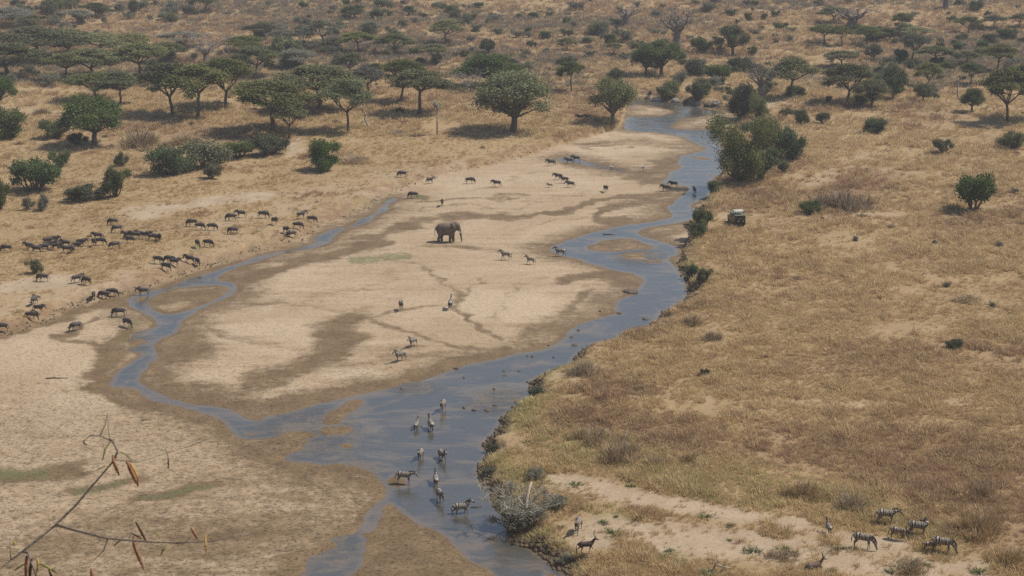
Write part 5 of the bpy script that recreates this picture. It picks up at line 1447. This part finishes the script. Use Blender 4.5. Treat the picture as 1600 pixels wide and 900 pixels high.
band([('gnu','graze',247,412,-20),('gnu','graze',266,411,180),('gnu','stand',273,416,-5),('gnu','graze',259,423,-30),('gnu','stand',297,412,160),('gnu','graze',309,415,-60)], 'in the band below the second bunch', 'band near the side stream')
band([('gnu','graze',68,440,180),('gnu','walk',121,442,35),('gnu','graze',136,445,150),('gnu','stand',147,468,-80),('gnu','graze',164,467,180),('gnu','graze',175,463,-5),('gnu','stand',224,462,-170)], 'in the line going to drink', 'line going to drink')
band([('calf','stand',58,469,170),('gnu','graze',54,476,-100),('gnu','stand',61,489,-10),('gnu','graze',49,500,-5),('gnu','graze',4,518,180)], 'in the small group on the sandy left bank', 'small group on the left bank')
band([('gnu','graze',187,495,185),('gnu','graze',119,517,-135),('gnu','graze',199,511,-40)], 'among three on the pale sand left of the channel', 'three on the pale sand')
band([('gnu','graze',629,277,180),('gnu','walk',672,287,30),('gnu','graze',646,310,180),('gnu','stand',691,322,-90),('gnu','graze',734,287,0),('gnu','walk',776,292,178)], 'in the scattered band beyond the elephant', 'scattered band beyond the elephant')
band([('gnu','walk',861,259,180),('gnu','stand',889,256,180),('gnu','stand',900,253,170),('gnu','walk',872,281,178),('gnu','walk',882,286,178),('gnu','walk',891,293,178),('calf','stand',859,293,175),('gnu','stand',946,300,-70)],
     'in the band on the far sandbank', 'band on the far sandbank')
band([('gnu','stand',1040,299,180),('gnu','stand',1052,293,180),('gnu','stand',1085,303,100)], 'of three at the upper stream crossing', 'three at the crossing')
band([('gnu','stand',906,188,175),('gnu','stand',918,187,178)], 'of two near the feathery bank tree', 'two near the feathery tree')

# elephant
EC = {'torso': [(-1.62, 0, 1.95, .50, .9), (-1.35, 0, 2.05, .82, .85), (-.6, 0, 2.0, .98, .86), (.2, 0, 2.02, .98, .85), (.75, 0, 2.2, .82, .85), (1.05, 0, 2.4, .6, .85)],
      'neck': [(.8, 0, 2.45, .66, .8), (1.25, 0, 2.62, .55, .85)],
      'head': [(1.28, 0, 2.72, .55, .85), (1.6, 0, 2.52, .50, .75), (1.82, 0, 2.1, .33, .85)],
      'trunk': [(1.75, 0, 2.25, .33), (1.98, 0, 1.75, .235), (2.10, 0, 1.2, .18), (2.16, 0, .7, .14), (2.20, 0, .25, .11), (2.30, 0, .10, .09)],
      'jaw': [(1.5, 0, 2.1, .24), (1.72, 0, 1.9, .14)]}
for s, q, f, h in ((1, 'l', .1, .12), (-1, 'r', -.22, -.16)):
    EC['foreleg_' + q] = [(.62 + f * .2, s * .42, 1.6, .42), (.66 + f * .6, s * .42, 1.0, .28), (.66 + f, s * .42, .5, .235), (.68 + f, s * .42, .15, .26)]
    EC['hindleg_' + q] = [(-1.18 + h * .2, s * .40, 1.65, .52), (-1.05 + h * .6, s * .40, 1.05, .32), (-1.28 + h, s * .40, .55, .22), (-1.22 + h, s * .40, .15, .25)]
eb, es = ground(700, 378)
ele = tag(link_obj('elephant', None), 'grey-brown elephant standing on the sand with its trunk hanging to the ground', 'elephant')
ele.location = eb - Vector((0, 0, .03)); ele.rotation_euler = (0, 0, math.radians(-12)); k = 33.5 / es / 3.25; ele.scale = (k * .97, k, k)
link_obj('body', skin('elephant_body', EC, .085, M_ELE, 6), ele)
def ear_mesh(s):
    out = [(1.30, 3.02), (1.02, 3.10), (.66, 2.95), (.50, 2.55), (.58, 2.10), (.80, 1.66), (1.02, 1.56), (1.22, 1.95), (1.36, 2.4)]
    V = []
    for lay in (0, .05):
        for (x, z) in out: V.append((x, s * (.50 + .16 * (1.3 - x) + lay), z))
        V.append((.95, s * (.60 + lay), 2.4))
    n = len(out)
    Fc = [(i, (i + 1) % n, n) for i in range(n)] + [(n + 1 + (i + 1) % n, n + 1 + i, 2 * n + 1) for i in range(n)] + [(i, n + 1 + i, n + 1 + (i + 1) % n, (i + 1) % n) for i in range(n)]
    return mesh_from('ear', V, Fc, M_ELE, True)
for s in (1, -1):
    link_obj('ear', ear_mesh(s), ele)
    link_obj('tusk', cone_part('tusk', [([(1.72, s * .22, 2.0), (1.95, s * .27, 1.72), (2.2, s * .26, 1.6), (2.4, s * .22, 1.62)], [.07, .06, .045, .012])], M_IVORY), ele)
link_obj('tail', cone_part('tail', [([(-1.95, 0, 2.2), (-2.12, 0, 1.7), (-2.12, .03, 1.1), (-2.08, .03, .85)], [.07, .045, .035, .05])], M_ELE), ele)

# wading birds on the far sandbank
def bird(px, py, hd, label):
    b, s = ground(px, py)
    r = tag(link_obj('stork', None), label, 'bird', 'storks on the far sandbank'); r.location = b; r.rotation_euler = (0, 0, math.radians(hd)); r.scale = (1.15,) * 3
    BC = {'torso': [(-.3, 0, .72, .08), (-.1, 0, .78, .15, .8), (.12, 0, .86, .14, .8), (.22, 0, .95, .09)], 'neck': [(.2, 0, .95, .08), (.27, 0, 1.12, .05), (.24, 0, 1.28, .045)], 'head': [(.24, 0, 1.3, .06), (.33, 0, 1.29, .045)]}
    link_obj('body', skin('stork_body', BC, .03, M_PLUME, 3), r)
    link_obj('bill', cone_part('bill', [([(.34, 0, 1.29), (.5, 0, 1.22), (.62, 0, 1.15)], [.03, .02, .005])], M_HORN), r)
    for s_ in (1, -1):
        link_obj('leg', cone_part('leg', [([(0, s_ * .06, .75), (-.03, s_ * .06, .4), (.02, s_ * .06, 0)], [.025, .018, .02])], M_HORN), r)
        V = [(.18, s_ * .14, .92), (.05, s_ * .17, .98), (-.45, s_ * .07, .68), (-.12, s_ * .16, .68), (.02, s_ * .2, .84)]
        link_obj('wing', mesh_from('wing', V, [(0, 1, 4), (1, 2, 4), (2, 3, 4), (3, 0, 4)], M_DPLUME), r)
bird(955, 268, 160, 'stork standing by the thin side channel on the far sandbank, left of two')
bird(1005, 268, 20, 'stork standing on wet sand of the far bank, right of two')

# ------------------------------------------------------------------ safari vehicle, seen from behind on its left
M_PAINT = plain_mat('olive_paint', (.050, .056, .042), (.062, .066, .050), 1.5, .35, .5, 0)
M_OLIVE2 = plain_mat('pale_olive_paint', (.13, .14, .11), (.16, .17, .135), 1.5, .4, .4, 0)
M_CREAM = plain_mat('cream_roof', (.44, .42, .36), (.50, .48, .42), 1.5, .45, .4, 0)
M_RUBBER = plain_mat('tyre_rubber', (.018, .017, .016), (.03, .028, .026), 6, .9)
M_STEEL = plain_mat('wheel_steel', (.20, .20, .20), (.28, .28, .27), 4, .45, .5, 0)
M_GLASS = plain_mat('dark_glass', (.02, .023, .025), (.03, .033, .035), 2, .06, .6, 0)
M_RED = plain_mat('lamp_red', (.30, .02, .02), (.36, .03, .02), 2, .3, .5, 0)
M_YEL = plain_mat('plate_yellow', (.62, .47, .06), (.68, .52, .08), 2, .5, .3, 0)
M_BLACK = plain_mat('black_trim', (.02, .02, .02), (.03, .03, .03), 3, .6)
def box_mesh(name, boxes, mat, bevel=.02):
    bm = bmesh.new()
    for (x0, x1, y0, y1, z0, z1, *tp) in boxes:
        ins = tp[0] if tp else 0
        vs = [bm.verts.new(p) for p in [(x0, y0, z0), (x1, y0, z0), (x1, y1, z0), (x0, y1, z0), (x0 + ins, y0 + ins, z1), (x1 - ins, y0 + ins, z1), (x1 - ins, y1 - ins, z1), (x0 + ins, y1 - ins, z1)]]
        for f in ((3, 2, 1, 0), (4, 5, 6, 7), (0, 1, 5, 4), (1, 2, 6, 5), (2, 3, 7, 6), (3, 0, 4, 7)):
            bm.faces.new([vs[i] for i in f])
    if bevel: bmesh.ops.bevel(bm, geom=bm.edges[:], offset=bevel, segments=2, affect='EDGES', clamp_overlap=True)
    me = bpy.data.meshes.new(name); bm.to_mesh(me); bm.free(); me.materials.append(mat)
    return me
def disc_mesh(name, r, w, mat, axis='y', n=20, hub=0.0):
    V, Fc = [], []
    prof = [(hub, -w / 2), (r * .86, -w / 2), (r, -w * .32), (r, w * .32), (r * .86, w / 2), (hub, w / 2)]
    for (rr, t) in prof:
        for k in range(n):
            a = 2 * math.pi * k / n; c, s_ = rr * math.cos(a), rr * math.sin(a)
            V.append((c, t, s_) if axis == 'y' else (t, c, s_))
    for i in range(len(prof) - 1):
        for k in range(n): Fc.append((i * n + k, i * n + (k + 1) % n, (i + 1) * n + (k + 1) % n, (i + 1) * n + k))
    if hub:
        for k in range(n): Fc.append(((len(prof) - 1) * n + k, (len(prof) - 1) * n + (k + 1) % n, (k + 1) % n, k))
    return mesh_from(name, V, Fc, mat, False)
vb, vs_ = ground(1150, 350)
car = tag(link_obj('safari_vehicle', None), 'dark olive safari vehicle with raised cream roof parked above the stream bank', 'vehicle')
car.location = vb; car.rotation_euler = (0, 0, math.radians(98))    # local +x is the bonnet
link_obj('body', box_mesh('body', [(-2.45, 1.15, -.92, .92, .55, 1.28), (1.151, 2.35, -.88, .88, .55, 1.18), (-2.43, .95, -.90, .90, 1.281, 1.95, .05)], M_PAINT, .05), car)
link_obj('roof_rim', box_mesh('roof_rim', [(-2.46, 1.0, -.93, .93, 1.952, 2.02)], M_OLIVE2, .02), car)
link_obj('roof', box_mesh('roof', [(-1.75, -.35, -.80, .80, 2.50, 2.60, .04)], M_CREAM, .03), car)
for x in (-1.65, -.45):
    for y in (-.72, .72): link_obj('roof_post', box_mesh('roof_post', [(x - .03, x + .03, y - .03, y + .03, 2.022, 2.498)], M_BLACK, 0), car)
for y in (-1, 1):
    for x0, x1 in ((-2.25, -1.2), (-1.1, -.1), (0, .75)):
        w = link_obj('window', box_mesh('window', [(x0, x1, min(y * .885, y * .91), max(y * .885, y * .91), 1.38, 1.84)], M_GLASS, 0), car)
    for x in (-1.55, 1.55):
        wh = link_obj('wheel', None, car); wh.location = (x, y * .80, .40)
        link_obj('tyre', disc_mesh('tyre', .40, .27, M_RUBBER, 'y', 24, .21), wh)
        link_obj('rim', disc_mesh('rim', .215, .20, M_STEEL, 'y', 18, .03), wh)
    link_obj('tail_lamp', box_mesh('tail_lamp', [(-2.49, -2.44, y * .80 - .07, y * .80 + .07, .75, 1.0)], M_RED, .01), car)
    sp = link_obj('spare_wheel', None, car); sp.location = (-2.60, y * .45, 1.12)
    link_obj('tyre', disc_mesh('tyre', .39, .26, M_RUBBER, 'x', 24, .21), sp)
    link_obj('rim', disc_mesh('rim', .215, .28, M_STEEL, 'x', 18, .03), sp)
link_obj('rear_window', box_mesh('rear_window', [(-2.425, -2.395, -.72, .72, 1.45, 1.84)], M_GLASS, 0), car)
link_obj('windscreen', box_mesh('windscreen', [(.90, .965, -.75, .75, 1.36, 1.84)], M_GLASS, 0), car)
link_obj('bumper', box_mesh('bumper', [(-2.62, -2.46, -.88, .88, .48, .62)], M_BLACK, .02), car)
link_obj('plate', box_mesh('plate', [(-2.475, -2.452, -.17, .17, 1.36, 1.50)], M_YEL, 0), car)

# ------------------------------------------------------------------ twig of the bush beside the viewer, rooted on the lookout hill
def at(px, py, depth):
    u, v = px - 800, py - 450
    return Vector((u * depth / F, (CP - v / F * SP) * depth, H - (SP + v / F * CP) * depth))
M_STEM = plain_mat('twig_bark', (.14, .112, .090), (.25, .21, .17), 60)
M_POD = plain_mat('dry_pod', (.20, .09, .05), (.32, .17, .10), 90, .8)
M_PODD = plain_mat('dark_pod', (.06, .035, .025), (.11, .06, .04), 50, .7)
M_YLEAF = plain_mat('yellow_leaf', (.42, .26, .07), (.50, .34, .12), 50, .7)
M_GLEAF = plain_mat('green_leaf', (.17, .19, .04), (.25, .26, .07), 50, .7)
tw = tag(link_obj('twig', None), 'thin bare twig with dry brown pods reaching in at the lower left corner', 'twig')
tw.location = (-1.9, 2.2, 59.6)
def rel(p): return Vector(p) - tw.location
def shoot(name, pts, r0, r1, mat=None, n=7):
    P = [rel(at(*p)) if len(p) == 3 and p[2] < 10 else rel(p) for p in pts]
    V, Fc = [], []
    add_tube(V, Fc, P, [r0 + (r1 - r0) * i / (len(P) - 1) for i in range(len(P))], n)
    return link_obj(name, mesh_from(name, V, Fc, mat or M_STEM, True), tw)
D = 3.0
shoot('stem', [(-1.9, 2.2, 59.6), (-1.72, 2.3, 60.6), (-1.45, 2.45, 61.5), (0, 889, D), (40, 858, D + .02), (85, 822, D), (118, 790, D + .03), (138, 766, D), (158, 743, D + .02), (176, 722, D)], .0033, .0016, M_STEM, 8)
shoot('shoot', [(88, 820, D), (115, 828, D - .05), (167, 841, D - .1), (220, 846, D - .12), (270, 848, D - .15), (330, 846, D - .2), (400, 832, D - .2)], .0028, .0007)
shoot('shoot', [(168, 842, D - .1), (162, 860, D - .1), (146, 876, D - .1)], .0016, .0006)
shoot('shoot', [(200, 845, D - .12), (206, 832, D - .1), (208, 815, D - .1)], .0012, .0006)
shoot('shoot', [(262, 848, D - .14), (285, 850, D - .14), (300, 838, D - .15)], .0012, .0007)
shoot('shoot', [(206, 833, D - .1), (192, 840, D - .1), (178, 852, D - .1)], .001, .0006)
shoot('shoot', [(176, 722, D), (184, 706, D), (178, 692, D), (170, 687, D), (156, 681, D), (140, 681, D), (131, 690, D)], .0026, .0008)
shoot('shoot', [(156, 681, D), (164, 665, D), (168, 646, D), (169, 668, D), (171, 684, D)], .0012, .0007)
shoot('shoot', [(180, 718, D), (215, 722, D + .1), (260, 708, D + .15), (300, 696, D + .2), (332, 683, D + .2)], .0014, .0006)
shoot('shoot', [(258, 701, D + .15), (262, 710, D + .15), (263, 722, D + .15)], .0012, .0008)
shoot('shoot', [(17, 875, D), (16, 858, D), (15, 842, D)], .0014, .0007)
shoot('shoot', [(36, 862, D - .02), (45, 864, D - .05), (50, 880, D - .06), (58, 905, D - .06)], .003, .002)
def pod(pts, w, mat, name='pod'):
    P = [rel(at(*p)) for p in pts]
    V, Fc = [], []
    n = len(P); ax = Vector((1, .35, 0)).normalized()
    prof = [max(.18, math.sin(math.pi * (i + .5) / n)) for i in range(n)]
    for i, p in enumerate(P):
        t = (P[min(i + 1, n - 1)] - P[max(i - 1, 0)]).normalized()
        s_ = (ax - t * ax.dot(t)).normalized(); u = t.cross(s_)
        ww = w * .72 * prof[i]
        tws = .5 * math.sin(i * 1.3)
        s2 = s_ * math.cos(tws) + u * math.sin(tws); u2 = t.cross(s2)
        V += [p - s2 * ww, p + u2 * ww * .3, p + s2 * ww, p - u2 * ww * .3]
    for i in range(n - 1):
        for k_ in range(4): Fc.append((i * 4 + k_, i * 4 + (k_ + 1) % 4, (i + 1) * 4 + (k_ + 1) % 4, (i + 1) * 4 + k_))
    Fc += [(3, 2, 1, 0), tuple((n - 1) * 4 + k_ for k_ in range(4))]
    return link_obj(name, mesh_from(name, V, Fc, mat, True), tw)
pod([(176, 711, D), (178, 722, D - .01), (182, 732, D), (186, 743, D)], .0052, M_POD)
pod([(198, 721, D + .05), (204, 734, D + .04), (210, 746, D + .05), (216, 760, D + .05)], .0070, M_POD)
pod([(203, 723, D + .06), (211, 736, D + .06), (216, 750, D + .06)], .0042, M_YLEAF, 'leaf')
pod([(208, 838, D - .1), (210, 852, D - .1), (216, 868, D - .1), (224, 890, D - .1)], .0056, M_POD)
pod([(212, 815, D - .1), (219, 828, D - .1), (228, 845, D - .1)], .0040, M_PODD)
pod([(178, 853, D - .1), (186, 846, D - .1), (195, 843, D - .1)], .0030, M_PODD)
pod([(298, 824, D - .15), (303, 832, D - .15), (308, 842, D - .15)], .0045, M_POD)
pod([(321, 836, D - .2), (321, 850, D - .2), (322, 862, D - .2)], .0030, M_YLEAF, 'leaf')
pod([(262, 852, D - .15), (256, 858, D - .15), (251, 867, D - .15)], .0030, M_GLEAF, 'leaf')
pod([(263, 715, D + .15), (263, 723, D + .15), (263, 732, D + .15)], .0026, M_PODD)
pod([(172, 690, D), (164, 702, D), (160, 720, D)], .0022, M_GLEAF, 'leaf')
pod([(176, 730, D), (164, 728, D), (152, 734, D)], .0024, M_GLEAF, 'leaf')
pod([(188, 706, D), (197, 710, D), (206, 720, D)], .0020, M_GLEAF, 'leaf')
pod([(170, 685, D), (176, 690, D), (180, 696, D)], .0042, M_PODD)
pod([(131, 688, D), (131, 693, D), (136, 695, D)], .0026, M_PODD)
pod([(239, 832, D - .12), (246, 834, D - .12), (249, 842, D - .12)], .0018, M_GLEAF, 'leaf')
pod([(143, 888, D - .1), (144, 898, D - .1), (146, 912, D - .1)], .0060, M_POD)
pod([(42, 868, D - .05), (41, 882, D - .05), (40, 905, D - .05)], .0056, M_POD)
pod([(50, 872, D - .06), (47, 890, D - .06), (46, 910, D - .06)], .0050, M_PODD)
pod([(58, 872, D - .05), (60, 882, D - .05), (57, 895, D - .05)], .0042, M_YLEAF, 'leaf')
pod([(60, 880, D - .05), (74, 886, D - .05), (90, 896, D - .05)], .0034, M_GLEAF, 'leaf')
pod([(40, 880, D - .05), (30, 886, D - .05), (22, 892, D - .05)], .0030, M_GLEAF, 'leaf')
pod([(76, 890, D - .05), (80, 900, D - .05), (82, 912, D - .05)], .0040, M_PODD)
pod([(21, 845, D), (23, 849, D), (22, 853, D)], .0030, M_YLEAF, 'leaf')
pod([(206, 834, D - .1), (216, 838, D - .1), (221, 842, D - .1)], .0030, M_PODD)

# ------------------------------------------------------------------ dry-season haze: one box of even, thin air
hz = bpy.data.materials.new('dust_haze'); hz.use_nodes = True
hn = hz.node_tree; hn.nodes.remove(hn.nodes['Principled BSDF'])
pv = hn.nodes.new('ShaderNodeVolumePrincipled')
pv.inputs['Color'].default_value = (.86, .88, .92, 1)
pv.inputs['Density'].default_value = .00022
pv.inputs['Anisotropy'].default_value = .0
hn.links.new(pv.outputs[0], hn.nodes['Material Output'].inputs['Volume'])
hzo = link_obj('haze', box_mesh('haze', [(-21000, 21000, -200, 3600, -4, 74)], hz, 0))
tag(hzo, 'thin blue-grey haze lying over the whole valley', kind='stuff')
